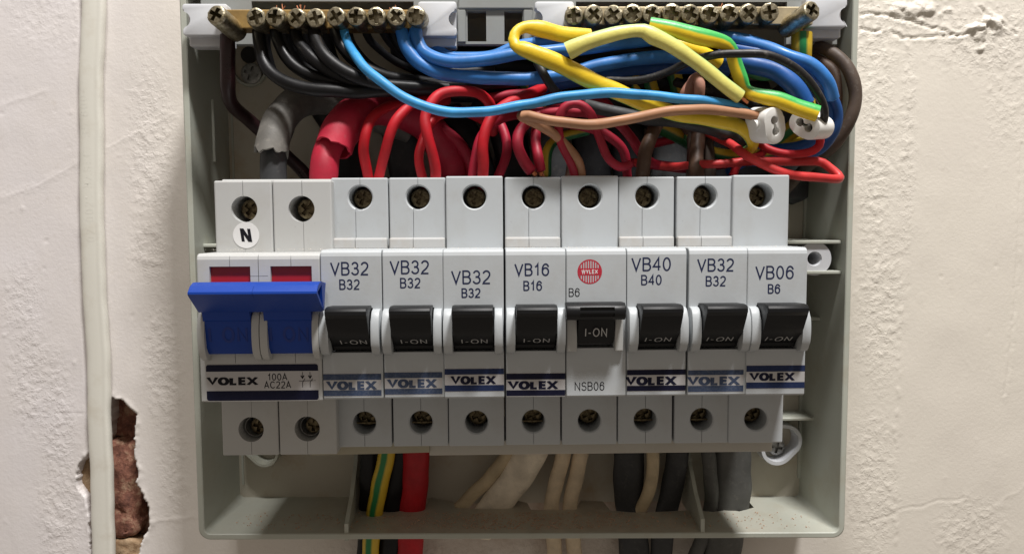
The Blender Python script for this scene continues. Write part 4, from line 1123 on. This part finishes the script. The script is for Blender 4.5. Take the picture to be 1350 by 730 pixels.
wire('thin_wire', 'dark maroon wire bending down from the far left screw of the brass bar', 'wire',
     [(300, 47, -41), (300, 80, -41), (301, 118, -38), (309, 142, -32), (332, 162, -22), (366, 194, -16), (400, 228, -12), (420, 262, -12)], 2.35, M['w_dkbrown'], end=[('s', 5, 1.5, M['copper'])])
# big tails
wire('tail_core', 'black cable core coming out of the torn grey sheath above the switch', 'cable', [(361, 262, -42), (361, 225, -42), (363, 195, -40), (372, 165, -34)], 4.2, M['w_dkgrey'])
def ragged(bm, p0, d, amp, seed):
    rs = random.Random(seed); ph = rs.random()*6
    for v in bm.verts:
        q = (v.co-p0).dot(d)
        if q > -2.5:
            rad = v.co-p0-d*q; an = atan2(rad.x, rad.y+1e-6)
            v.co += d*(amp*(.6*sin(an*2+ph)+.5*sin(an*5+ph*2)+.3*sin(an*11)))
p = pts3([(357, 203, -43), (362, 180, -41), (374, 152, -36), (398, 133, -28), (440, 132, -22), (490, 152, -16), (540, 170, -10)])
bm = tube_bm(p, 5.3, n=32, hollow='s', wallr=.86, cap='flat', step=.8); ragged(bm, p[0], (p[0]-p[1]).normalized(), 1.5, 4)
setp(obj('cable_sheath', bm, M['w_greysh'], None, origin=p[0], smooth=60), 'torn grey outer sheath of the tail curving over beside the maroon wire', 'cable sheath')
wire('tail_core', 'thick pinkish red core dropping into the second switch terminal', 'cable', [(427, 262, -46), (427, 225, -46), (431, 200, -44), (446, 172, -40)], 4.45, M['w_pink'])
p = pts3([(440, 196, -45), (450, 172, -42), (470, 150, -37), (510, 142, -28), (555, 160, -18), (590, 205, -12), (600, 250, -10)])
bm = tube_bm(p, 6.1, n=32, hollow='s', wallr=.88, cap='flat', step=.8, rad=[.98, 1, 1.0, 1, 1, 1, 1]); ragged(bm, p[0], (p[0]-p[1]).normalized(), .7, 9)
setp(obj('cable_sheath', bm, M['w_pink'], None, origin=p[0], smooth=60), 'thick red outer sheath arching over the thinner red wires', 'cable sheath')
RD = 'red live wires above the breakers'
reds = [
 ([(489, 250, -45), (484, 225), (480, 190, -46), (488, 160, -44), (512, 140, -38), (545, 134, -30), (580, 140, -22)], 1.95, 'w_red', 'first thin red wire, straight behind the first breaker, left leg of its pair'),
 ([(496, 250, -45), (502, 222), (513, 180, -47), (528, 152, -46), (552, 134, -40), (590, 132, -30)], 1.95, 'w_red', 'second thin red wire, crossing under the pale blue wire, right leg of its pair'),
 ([(561, 250, -45), (553, 215, -46), (556, 190, -45), (566, 165, -42), (585, 150, -36), (620, 150, -26), (650, 170, -16)], 1.75, 'w_red', 'red wire bowed left behind the crossing loop over the second breaker'),
 ([(572, 250, -47), (574, 222, -49), (564, 178, -51), (562, 150, -50), (578, 126, -48), (604, 119, -46), (632, 124, -42), (648, 142, -36), (650, 175, -24)], 2.0, 'w_red', 'red wire rising into a full round loop above the second breaker'),
 ([(636, 250, -48), (637, 220, -50), (636, 190, -51), (644, 162, -50), (662, 142, -47), (688, 128, -42), (716, 116, -34)], 2.05, 'w_red', 'red wire leaning right just left of the VB32 smooth breaker screw'),
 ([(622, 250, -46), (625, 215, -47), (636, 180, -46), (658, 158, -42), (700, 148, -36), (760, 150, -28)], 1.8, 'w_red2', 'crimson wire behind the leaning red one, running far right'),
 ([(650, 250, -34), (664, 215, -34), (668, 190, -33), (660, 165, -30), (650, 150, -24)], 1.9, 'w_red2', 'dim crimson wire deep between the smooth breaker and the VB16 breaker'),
 ([(701, 226, -48), (692, 214, -48), (683, 192, -48), (686, 172, -46), (702, 156, -42), (726, 146, -38), (760, 142, -30)], 2.1, 'w_red2', 'stubby crimson wire with frayed end left of the VB16 screw'),
 ([(713, 225, -46), (709, 205, -46), (706, 182, -42), (712, 165, -36), (735, 152, -28)], 1.9, 'w_red2', 'stubby crimson wire with frayed end right above the VB16 screw'),
 ([(759, 250, -48), (755, 222, -49), (741, 190, -52), (737, 160, -52), (744, 141, -52), (762, 137, -52), (778, 150, -52), (790, 180, -52), (801, 207, -52), (817, 220, -51), (830, 217, -49)], 1.62, 'w_red2', 'crimson wire making a narrow upright loop above the logo breaker'),
 ([(700, 150, -40), (740, 148, -42), (785, 150, -42), (812, 160, -42), (832, 182, -40), (848, 205, -36), (870, 218, -30), (940, 220, -24)], 1.9, 'w_red2', 'crimson wire slanting down behind the brown wire to the VB40 breaker'),
 ([(640, 130, -28), (690, 124, -28), (740, 126, -28), (790, 132, -28), (806, 145, -24)], 2.0, 'w_red2', 'dark red wire half hidden behind the pale blue wire in the middle'),
 ([(830, 214, -26), (900, 222, -26), (960, 216, -28), (990, 205, -28), (1010, 200, -26)], 1.7, 'w_red2', 'deep red wire low behind the brown wires at the VB40 breaker'),
 ([(836, 214, -26), (880, 219, -32), (926, 217, -40), (960, 216, -42), (1000, 212, -44), (1040, 213, -46), (1078, 213, -47), (1094, 222, -48), (1108, 235, -50), (1090, 235, -53), (1040, 229, -55), (1008, 218, -54), (982, 204, -50), (956, 186, -42), (925, 172, -30), (890, 160, -20)], 1.62, 'w_coral', 'bright red wire doubling back in a flat hairpin above the rightmost breaker'),
 ([(1081, 176, -50), (1080, 192, -50), (1066, 201, -50), (1040, 203, -50), (1012, 196, -49), (996, 182, -46)], 1.5, 'w_red', 'short red wire curling under the two white connector blocks'),
 ([(966, 232, -38), (975, 215, -38), (1000, 206, -36), (1010, 196, -30)], 1.6, 'w_red', 'red wire behind the VB06 breaker under the sleeve tail'),
]
for i, (p, r, mn, lab) in enumerate(reds):
    wire('red_wire', lab, 'wire', p, r*.86, M[mn], group=RD, end=[('s', 1.6, .9, M['copper'])] if i in (7, 8) else None)
# blue wires
BG = 'blue neutral wires across the top'
blues = [
 ([(548, 30, -42), (549, 50, -44), (560, 70, -46), (586, 80, -48), (625, 80, -48), (672, 73, -48), (730, 68, -46), (800, 60, -44), (880, 52, -42), (950, 50, -44), (1000, 60, -46), (1034, 72, -50), (1068, 84, -52), (1090, 106, -52), (1098, 130, -50)], 2.25, 'w_blue', 'bright blue wire leaving the bar end and running highest to the right'),
 ([(530, 42, -43), (536, 62, -45), (555, 84, -46), (590, 99, -46), (640, 103, -46), (700, 103, -45), (750, 98, -44), (800, 84, -44), (860, 76, -42), (930, 78, -42)], 2.35, 'w_blue', 'blue wire running lowest of the left blues, level under the first'),
 ([(556, 44, -36), (572, 62, -36), (600, 76, -38), (650, 74, -38), (690, 58, -38), (760, 55, -38), (850, 52, -38), (920, 48, -40), (975, 50, -42), (1020, 66, -44), (1060, 92, -46)], 2.0, 'w_blue', 'blue wire behind, showing between the bracket and the yellow fold'),
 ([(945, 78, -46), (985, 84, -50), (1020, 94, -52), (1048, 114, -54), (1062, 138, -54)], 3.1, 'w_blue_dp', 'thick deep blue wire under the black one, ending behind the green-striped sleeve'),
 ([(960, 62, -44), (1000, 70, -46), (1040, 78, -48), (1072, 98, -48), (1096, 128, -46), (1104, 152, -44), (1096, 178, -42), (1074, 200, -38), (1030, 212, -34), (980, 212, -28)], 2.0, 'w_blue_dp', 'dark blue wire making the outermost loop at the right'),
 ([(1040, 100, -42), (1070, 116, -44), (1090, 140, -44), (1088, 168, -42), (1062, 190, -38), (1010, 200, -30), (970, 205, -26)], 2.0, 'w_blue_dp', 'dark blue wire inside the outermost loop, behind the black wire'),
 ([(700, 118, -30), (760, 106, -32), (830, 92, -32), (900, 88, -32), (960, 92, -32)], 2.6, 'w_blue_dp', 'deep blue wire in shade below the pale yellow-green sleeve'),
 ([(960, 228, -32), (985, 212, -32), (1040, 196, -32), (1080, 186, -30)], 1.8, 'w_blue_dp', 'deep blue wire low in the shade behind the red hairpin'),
]
for i, (p, r, mn, lab) in enumerate(blues): wire('blue_wire', lab, 'wire', p, r*.91, M[mn], group=BG)
wire('pale_blue_wire', 'long light blue wire sagging in front of the reds towards the white connector', 'wire',
     [(452, 32, -42), (456, 52, -45), (472, 78, -52), (500, 106, -57), (538, 132, -60), (585, 146, -61), (635, 148, -61), (690, 139, -61), (740, 128, -61), (795, 123.5, -61), (860, 126, -60), (925, 133, -59), (968, 141, -57), (992, 152, -54)], 1.5, M['w_lblue'])
# greens / yellows
YG = 'yellow and green earth sleeves'
wire('earth_sleeve', 'yellow sleeve folded back on itself above the middle, then slanting down right', 'sleeve',
     [(778, 48, -54), (747, 46, -56), (714, 39, -58), (692, 37, -59), (679, 46, -60), (679, 60, -61), (696, 68, -62), (735, 83, -61), (790, 111, -59), (850, 137, -56), (905, 152, -54), (950, 160, -53), (982, 172, -52), (993, 190, -50), (984, 200, -46)], 2.45, M['yg_a'], group=YG, cap='flat', hollow='se', flat=.72,
     rad=[.95, 1.02, 1, .72, .66, .72, 1.05, 1.1, 1.1, 1.0, 1, 1, .9, .85, .8], wob=.05)
wire('earth_sleeve', 'pale yellow-green sleeve cut open at its left end, kinked at the top', 'sleeve',
     [(748, 68, -62), (772, 57, -63), (808, 45, -63), (842, 40, -62), (853, 42, -62), (862, 48, -62), (892, 65, -62), (930, 92, -61), (958, 114, -60), (976, 128, -59)], 2.2, M['yg_b'], group=YG, cap='flat', hollow='se', flat=.75,
     rad=[1.2, 1.05, .98, .88, .98, 1.15, 1.02, 1, 1, .98], wob=.04, end=[('e', 3, .5, M['copper'])])
wire('earth_sleeve', 'bright yellow and green sleeve bent twice, its end above the white connectors', 'sleeve',
     [(856, 33, -60), (890, 40, -61), (930, 51, -61), (952, 57, -60), (963, 63, -59.5), (968, 76, -58), (976, 102, -57), (982, 117, -57), (992, 123, -58.5), (1022, 131, -60), (1052, 142, -61), (1078, 150, -62)], 2.35, M['yg_c'], group=YG, cap='flat', hollow='se', flat=.75,
     rad=[1.0, 1.05, 1.1, 1.0, .82, .95, .95, .82, .92, 1.08, 1.08, 1.05], wob=.04)
wire('earth_sleeve', 'dull yellow sleeve tucked beneath the twice bent one', 'sleeve', [(868, 52, -52), (900, 62, -53), (930, 72, -52), (948, 84, -50)], 2.1, M['yg_a'], group=YG, cap='flat', flat=.8)
wire('earth_wire', 'vertical yellow and green wire under the far right clamp screw', 'wire', [(1057, 44, -40), (1057, 66, -40), (1058, 90, -38), (1062, 130, -34), (1050, 165, -30), (1010, 200, -24)], 3.3, M['yg_d'], group=YG, flat=.8, cap='flat', end=[('s', 3.5, .9, M['copper'])])
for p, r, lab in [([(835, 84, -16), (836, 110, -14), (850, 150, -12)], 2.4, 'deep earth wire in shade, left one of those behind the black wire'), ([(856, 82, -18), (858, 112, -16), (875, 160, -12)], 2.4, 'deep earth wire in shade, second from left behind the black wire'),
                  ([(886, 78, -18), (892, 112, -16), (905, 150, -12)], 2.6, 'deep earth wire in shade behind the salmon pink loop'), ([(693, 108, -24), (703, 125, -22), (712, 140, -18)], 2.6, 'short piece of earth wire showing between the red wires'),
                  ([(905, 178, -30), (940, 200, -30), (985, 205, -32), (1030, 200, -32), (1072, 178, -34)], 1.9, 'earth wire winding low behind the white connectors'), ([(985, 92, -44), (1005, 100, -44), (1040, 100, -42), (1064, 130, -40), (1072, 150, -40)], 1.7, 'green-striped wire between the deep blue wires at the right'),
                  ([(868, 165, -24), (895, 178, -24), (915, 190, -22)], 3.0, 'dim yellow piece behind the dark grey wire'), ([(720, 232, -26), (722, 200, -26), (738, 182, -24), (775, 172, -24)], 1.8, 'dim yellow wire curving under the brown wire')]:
    wire('earth_wire', lab, 'wire', p, r, M['yg_e'], group=YG)
# black front wires
wire('black_wire', 'glossy worn black wire arching in front of the blue loops into the connector', 'wire',
     [(800, 106, -44), (840, 106, -48), (878, 97, -52), (905, 84, -56), (935, 74, -60), (970, 70, -62), (1010, 73, -63), (1042, 86, -63), (1068, 108, -62), (1084, 136, -60), (1086, 158, -57), (1076, 172, -53)], 1.25, M['w_black2'])
wire('black_wire', 'short worn black wire slanting down between the blue wires and the pale blue one', 'wire', [(708, 82, -48), (718, 100, -50), (730, 118, -50), (748, 134, -44)], 1.4, M['w_black2'])
wire('black_wire', 'charcoal wire passing under the brown wire at the right', 'wire', [(770, 138, -44), (800, 146, -44), (850, 156, -46), (890, 160, -50), (925, 168, -48), (958, 178, -42), (985, 190, -30), (1000, 200, -22)], 2.0, M['w_dkgrey'])
wire('black_wire', 'black wire crossing deep behind the middle reds', 'wire', [(560, 116, -14), (640, 122, -12), (740, 118, -10), (850, 122, -10), (960, 130, -10)], 4.0, M['w_black'])
for i, (p, r_, lab) in enumerate([  # black cables added deep in the box to darken gaps between wires
    ([(425, 130, -7), (452, 180, -7), (462, 260, -7)], 6.5, 'black cable added to darken the gap under the red outer sheath'),
    ([(500, 130, -7), (528, 180, -7), (540, 260, -7)], 6.5, 'added black cable darkening the gap between the first and second pairs of red wires'),
    ([(590, 150, -8), (620, 190, -8), (640, 260, -8)], 6.0, 'black cable added to darken the gap behind the round red loop'),
    ([(640, 128, -8), (670, 180, -8), (680, 260, -8)], 6.5, 'black cable added to darken the gap behind the leaning red wires'),
    ([(690, 120, -9), (722, 180, -9), (735, 260, -9)], 6.5, 'black cable added to darken the gap behind the tan wire end'),
    ([(750, 120, -9), (776, 180, -9), (786, 260, -9)], 6.5, 'black cable added to darken the gap behind the narrow crimson loop'),
    ([(800, 120, -9), (826, 180, -9), (832, 260, -9)], 6.5, 'black cable added to darken the gap left of the matt brown wire'),
    ([(855, 120, -9), (880, 180, -9), (884, 260, -9)], 7.0, 'black cable added to darken the gap right of the matt brown wire'),
    ([(920, 110, -9), (935, 180, -9), (940, 260, -9)], 7.0, 'black cable added to darken the gap behind the two dark brown wires'),
    ([(975, 120, -10), (990, 180, -10), (992, 260, -10)], 6.5, 'black cable added to darken the gap behind the white connectors'),
    ([(1030, 120, -10), (1046, 180, -10), (1044, 260, -10)], 6.0, 'black cable added to darken the gap behind the dark blue loops at the right')]):
    wire('gap_darkening_cable', lab, 'cable', p, r_, M['w_dkgrey'] if i % 3 == 1 else M['w_black'], group='black cables added to darken the back of the box', flat=.5)
for p, lab in [([(520, 66, -14), (640, 92, -12), (800, 84, -12), (960, 96, -12)], 'upper black wire added to darken the gaps behind the blues'), ([(560, 92, -14), (700, 90, -14), (860, 112, -13), (1010, 120, -13)], 'lower black wire added to darken the gaps behind the blues'),
               ([(600, 70, -14), (760, 74, -13), (900, 70, -13), (1040, 90, -14)], 'black wire added to darken the gap high behind the pale sleeve')]:
    wire('black_wire', lab, 'wire', p, 3.4, M['w_black'])  # extra black wires added to darken the space behind the blues
for p, r_, mn, nm, lab in [
    ([(456, 34, -38), (466, 62, -36), (490, 88, -32), (530, 106, -28), (590, 110, -22)], 1.5, 'w_black', 'black_wire', 'thin black wire directly behind the start of the pale blue wire'),
    ([(377, 34, -36), (384, 64, -33), (408, 92, -30), (450, 112, -27), (520, 122, -22)], 1.7, 'w_black', 'black_wire', 'black wire in the second row behind the first three'),
    ([(402, 34, -36), (410, 62, -32), (436, 88, -29), (480, 108, -25), (550, 118, -20)], 1.7, 'w_black', 'black_wire', 'black wire in the second row behind the shiny middle one'),
    ([(351, 34, -34), (352, 70, -30), (366, 104, -26), (404, 126, -22), (470, 130, -18)], 1.6, 'w_black', 'black_wire', 'black wire furthest left in the second row, above the grey sheath'),
    ([(516, 34, -38), (524, 56, -36), (548, 82, -34), (590, 94, -32), (650, 92, -26)], 1.5, 'w_black', 'black_wire', 'thin black wire ending its curve under the two bright blues'),
    ([(540, 160, -20), (575, 168, -18), (605, 190, -16), (622, 225, -14), (625, 260, -14)], 2.2, 'w_red2', 'red_wire', 'dark crimson wire in shade inside the round loop'),
    ([(600, 146, -24), (640, 150, -26), (672, 142, -30), (700, 128, -30), (720, 118, -26)], 1.8, 'w_red2', 'red_wire', 'crimson wire crossing behind the leaning red wire near the pale blue one'),
    ([(735, 160, -34), (770, 168, -36), (800, 178, -36), (822, 200, -34), (828, 240, -30)], 1.6, 'w_red2', 'red_wire', 'crimson wire behind the narrow loop, heading down to its right'),
    ([(860, 190, -22), (900, 182, -24), (935, 176, -28), (962, 178, -30), (980, 190, -28)], 1.5, 'w_red2', 'red_wire', 'dim crimson wire running level between the two dark brown wires'),
    ([(728, 170, -30), (745, 196, -32), (752, 215, -34), (748, 245, -34)], 1.4, 'w_brown', 'brown_wire', 'dark brown wire just left of the narrow crimson loop'),
    ([(880, 150, -28), (905, 170, -30), (912, 200, -32), (908, 250, -30)], 1.5, 'w_brown2', 'brown_wire', 'thin grey-brown wire between the matt brown and the dark brown ones'),
    ([(890, 108, -30), (925, 118, -32), (965, 128, -34), (1005, 146, -34)], 1.6, 'w_black2', 'black_wire', 'worn black wire in the gap between the pale sleeve and the kinked sleeve'),
    ([(955, 150, -38), (985, 156, -40), (1010, 146, -40), (1040, 142, -38), (1065, 152, -34)], 1.5, 'w_dkgrey', 'black_wire', 'charcoal wire behind the white connector blocks')]:
    wire(nm, lab, 'wire', p, r_, M[mn])
# browns
wire('brown_wire', 'tan brown wire bent back on itself left, running right to the white connector', 'wire',
     [(765, 250, -46), (766, 226, -48), (758, 206, -50), (738, 184, -52), (712, 166, -55), (694, 157, -58), (688, 154, -60), (698, 153.5, -62), (730, 159, -63), (775, 164, -63), (820, 160, -63), (862, 150, -62), (905, 144, -61), (955, 147, -59), (1012, 155, -57)], 1.52, M['w_tan'])
wire('brown_wire', 'matt brown wire rising from the VB40 breaker terminal', 'wire', [(845, 250, -46), (848, 222, -47), (854, 192, -46), (866, 164, -42), (884, 150, -34), (905, 146, -24)], 2.3, M['w_brown'])
wire('brown_wire', 'dark brown wire straight above the second VB32 at the right', 'wire', [(920, 250, -40), (918, 215, -38), (920, 180, -32), (924, 150, -26)], 2.5, M['w_brown'])
wire('brown_wire', 'dark brown wire close beside the other behind the low earth wire', 'wire', [(936, 250, -34), (934, 210, -32), (930, 170, -28)], 2.2, M['w_brown2'])
wire('brown_wire', 'thick grey-brown cable looping out over the right rim of the box', 'cable', [(1068, 60, -28), (1092, 66, -36), (1116, 88, -40), (1127, 122, -41), (1120, 160, -40), (1098, 192, -36), (1062, 222, -28), (1035, 250, -20)], 2.1, M['w_brown2'])
wire('brown_wire', 'inner brown cable loop in shade behind the outer one', 'cable', [(1070, 78, -20), (1098, 96, -24), (1106, 130, -26), (1098, 165, -24), (1078, 196, -18)], 2.6, M['w_brown'])
wire('salmon_wire', 'small salmon pink loop of wire below the pale sleeve', 'wire', [(908, 132, -44), (911, 112, -46), (917, 103, -48), (922, 110, -50), (921, 134, -48)], 1.75, M['w_salmon'])
wire('salmon_wire', 'short salmon pink wire just left of the pink loop', 'wire', [(900, 136, -40), (903, 122, -42), (910, 112, -42)], 1.6, M['w_salmon'])
for k, (px, lab) in enumerate([(370, 'stray copper strands standing above the left bar near its second screw'), (398, 'stray reddish copper strands behind the third and fourth screws'), (520, 'stray copper strands above the blue wires end of the bar'), (948, 'stray copper strands above the right bar')]):
    bm = bmesh.new()
    for q_ in range(4):
        a = P(px+random.uniform(-4, 4), 34, -39); b = P(px+random.uniform(-8, 8), random.uniform(5, 11), -40)
        join(bm, tube_bm([a, (a+b)/2+Vector((random.uniform(-1, 1), -1.0, 0)), b], .15, n=6, step=1.5))
    setp(obj('copper_strands', bm, M['copper_dull'], None, origin=P(px, 34, -40)), lab, 'copper strands', kind='stuff')
# white connector blocks
def connector(px, py, y, ang, label, r=3.2, L=9.0, holes=((0, 1.7), (0, -1.7))):
    q = P(px, py, y)
    t = thing('connector_block', label, 'connector', q, 'white screw connector blocks')
    ol = rounded(0, 0, [(0, 1.9), (0, -1.9)], r)
    bm = prism_y(ol, 0, L, b=.5)
    cs = [cyl_y(a, b, 1.35, -2, 5, 24) for a, b in holes]+[bbox(-.5, .5, -1, 3, -1.2, 1.2)]
    bm = carve(bm, cs)
    barr = cyl_y(0, 0, 1.9, 0, 3.4, 24); 
    bmesh.ops.rotate(barr, verts=barr.verts, cent=(0, 0, 0), matrix=Matrix.Rotation(-pi/2, 3, 'Z'))
    bmesh.ops.translate(barr, verts=barr.verts, vec=(-r*.7-2, 4.5, 1.2))
    R = Matrix.Rotation(ang[2], 3, 'Z') @ Matrix.Rotation(ang[0], 3, 'X') @ Matrix.Rotation(ang[1], 3, 'Y')
    for b_ in (bm, barr):
        bmesh.ops.rotate(b_, verts=b_.verts, cent=(0, 0, 0), matrix=R); bmesh.ops.translate(b_, verts=b_.verts, vec=q)
    obj('block_body', bm, M['conn'], t, smooth=35); obj('screw_tower', barr, M['conn'], t, smooth=35)
    for a, b in holes:
        c = cyl_y(a, b, 1.3, 4.2, 4.8, 16); bmesh.ops.rotate(c, verts=c.verts, cent=(0, 0, 0), matrix=R); bmesh.ops.translate(c, verts=c.verts, vec=q)
        obj('hole_shade_disc', c, M['void'], t)  # near-black disc painting the shade at the bottom of the hole
connector(1022, 166, -60, (.15, -.3, .35), 'white connector block with two holes facing out, at the end of the tan wire', r=3.7)
connector(1060, 165, -56, (.1, -.95, -.9), 'white connector barrel behind, right of the first, taking the black wire', r=3.6)

# ================================================================== CABLES BELOW
def down(label, pts, r, mt, flat=.6, **kw): return wire('sheathed_cable', label, 'cable', pts, r, mt, group='cables leaving through the bottom of the box', flat=flat, **kw)
down('black cable leftmost, half hidden by the yellow and green wire', [(489, 560, -16), (487, 600), (486, 640), (486, 680, -13), (478, 780, -11)], 3.6, M['w_black'])
wire('earth_wire', 'yellow and green striped wire dropping through the bottom of the box', 'wire', [(514, 560, -22), (509, 600, -22), (501, 640, -20), (493, 680, -18), (489, 720, -16), (487, 800, -14)], 3.1, M['yg_d'], flat=.7, group=YG)
down('second black cable between the striped wire and the red cable', [(524, 560, -15), (522, 600), (518, 640), (514, 690, -13), (508, 800, -11)], 4.2, M['w_black'])
down('thick red cable dropping through the floor of the box', [(548, 560, -15), (547, 600), (545, 650, -14), (540, 700, -12), (537, 800, -11)], 5.3, M['w_red'])
down('yellowed narrow cable slanting left behind the dirty white one', [(690, 560, -14), (670, 596, -14), (645, 630, -13), (612, 662, -10), (585, 690, -6)], 2.6, M['w_yellowed'], flat=.8)
down('broad dirty white flat cable slanting down left', [(720, 560, -16), (700, 596, -16), (680, 630, -14), (655, 664, -11), (630, 700, -7)], 6.0, M['w_white'], flat=.42)
down('cream cable, left of the middle pair', [(750, 560, -14), (742, 600, -14), (734, 635, -13), (727, 668, -12), (731, 720, -9), (733, 800, -8)], 2.9, M['w_cream'], flat=.8)
down('cream cable, right of the middle pair', [(772, 560, -14), (766, 600, -14), (758, 635, -13), (751, 668, -12), (757, 720, -9), (760, 800, -8)], 2.9, M['w_cream'], flat=.8)
down('broad flat black cable right of the cream pair', [(830, 560, -16), (829, 620, -16), (831, 664, -13), (836, 720, -10), (842, 800, -9)], 5.8, M['w_dkgrey'], flat=.45)
down('narrow tan cable bending left beside the broad black one', [(860, 560, -20), (861, 600, -20), (858, 635, -19), (848, 664, -16), (838, 680, -10)], 2.4, M['w_yellowed'], flat=.8)
down('charcoal brown cable slanting down beside the floor gusset', [(898, 560, -15), (892, 610, -15), (882, 660, -13), (872, 720, -10), (868, 800, -9)], 4.3, M['w_dkgrey'], flat=.6)
down('thin dark grey cable right of the gusset', [(930, 560, -18), (934, 600, -18), (937, 640, -17), (938, 664, -14), (928, 700, -10), (905, 760, -9)], 2.7, M['w_grey'], flat=.8)
down('charcoal cable crossing below the rim near the right gusset', [(952, 560, -10), (952, 660, -10), (940, 720, -8), (925, 800, -7)], 3.5, M['w_dkgrey'], flat=.6)
down('broad dark grey cable rightmost of those in the floor opening', [(966, 560, -14), (966, 620, -14), (965, 664, -13), (955, 715, -10), (945, 800, -9)], 7.0, M['w_grey'], flat=.4)

# ================================================================== DUST AND CRUMBS
def crumbs(name, n, gen, mt, r0, r1):
    verts = []; faces = []
    for _ in range(n):
        c = gen(); r = random.uniform(r0, r1)*random.uniform(.6, 1)
        b = len(verts)
        for v in ((1, 0, 0), (-1, 0, 0), (0, 1, 0), (0, -1, 0), (0, 0, 1), (0, 0, -1)):
            verts.append(((c[0]+v[0]*r*random.uniform(.6, 1.4))*S, (c[1]+v[1]*r*random.uniform(.6, 1.4))*S, (c[2]+v[2]*r*random.uniform(.5, 1.1))*S))
        for f in ((0, 2, 4), (2, 1, 4), (1, 3, 4), (3, 0, 4), (2, 0, 5), (1, 2, 5), (3, 1, 5), (0, 3, 5)): faces.append(tuple(b+i for i in f))
    me = bpy.data.meshes.new(name); me.from_pydata(verts, [], faces); me.materials.append(mt)
    o = bpy.data.objects.new(name, me); COL.objects.link(o); o['kind'] = 'stuff'; return o
def zfloor(x): return ZB_L+TH+.6+(ZB_R-ZB_L)*(x-XL)/(XR-XL)
def g1():
    x = random.gauss(8, 28) if random.random() < .7 else random.uniform(-95, 115)
    x = max(-97, min(117, x)); y = random.uniform(-31, -17); return x, y, zfloor(x)-.1+(y+34)/33*1.0-.3
dustm = newmat('brick_dust', (.50, .33, .23), .9); dustw = newmat('plaster_crumb', (.62, .58, .52), .9)
setp(crumbs('brick_dust', 1500, g1, dustm, .12, .42), 'reddish brick dust scattered on the floor of the box', 'dust')
def g2():
    x = random.uniform(NX0-2*PITCH, NX1); 
    return x, random.uniform(YN+1.5, YS-.3), zNT+.06
setp(crumbs('plaster_crumbs', 520, g2, dustw, .05, .2), 'fine pale crumbs lying along the ledge of the breakers', 'dust')
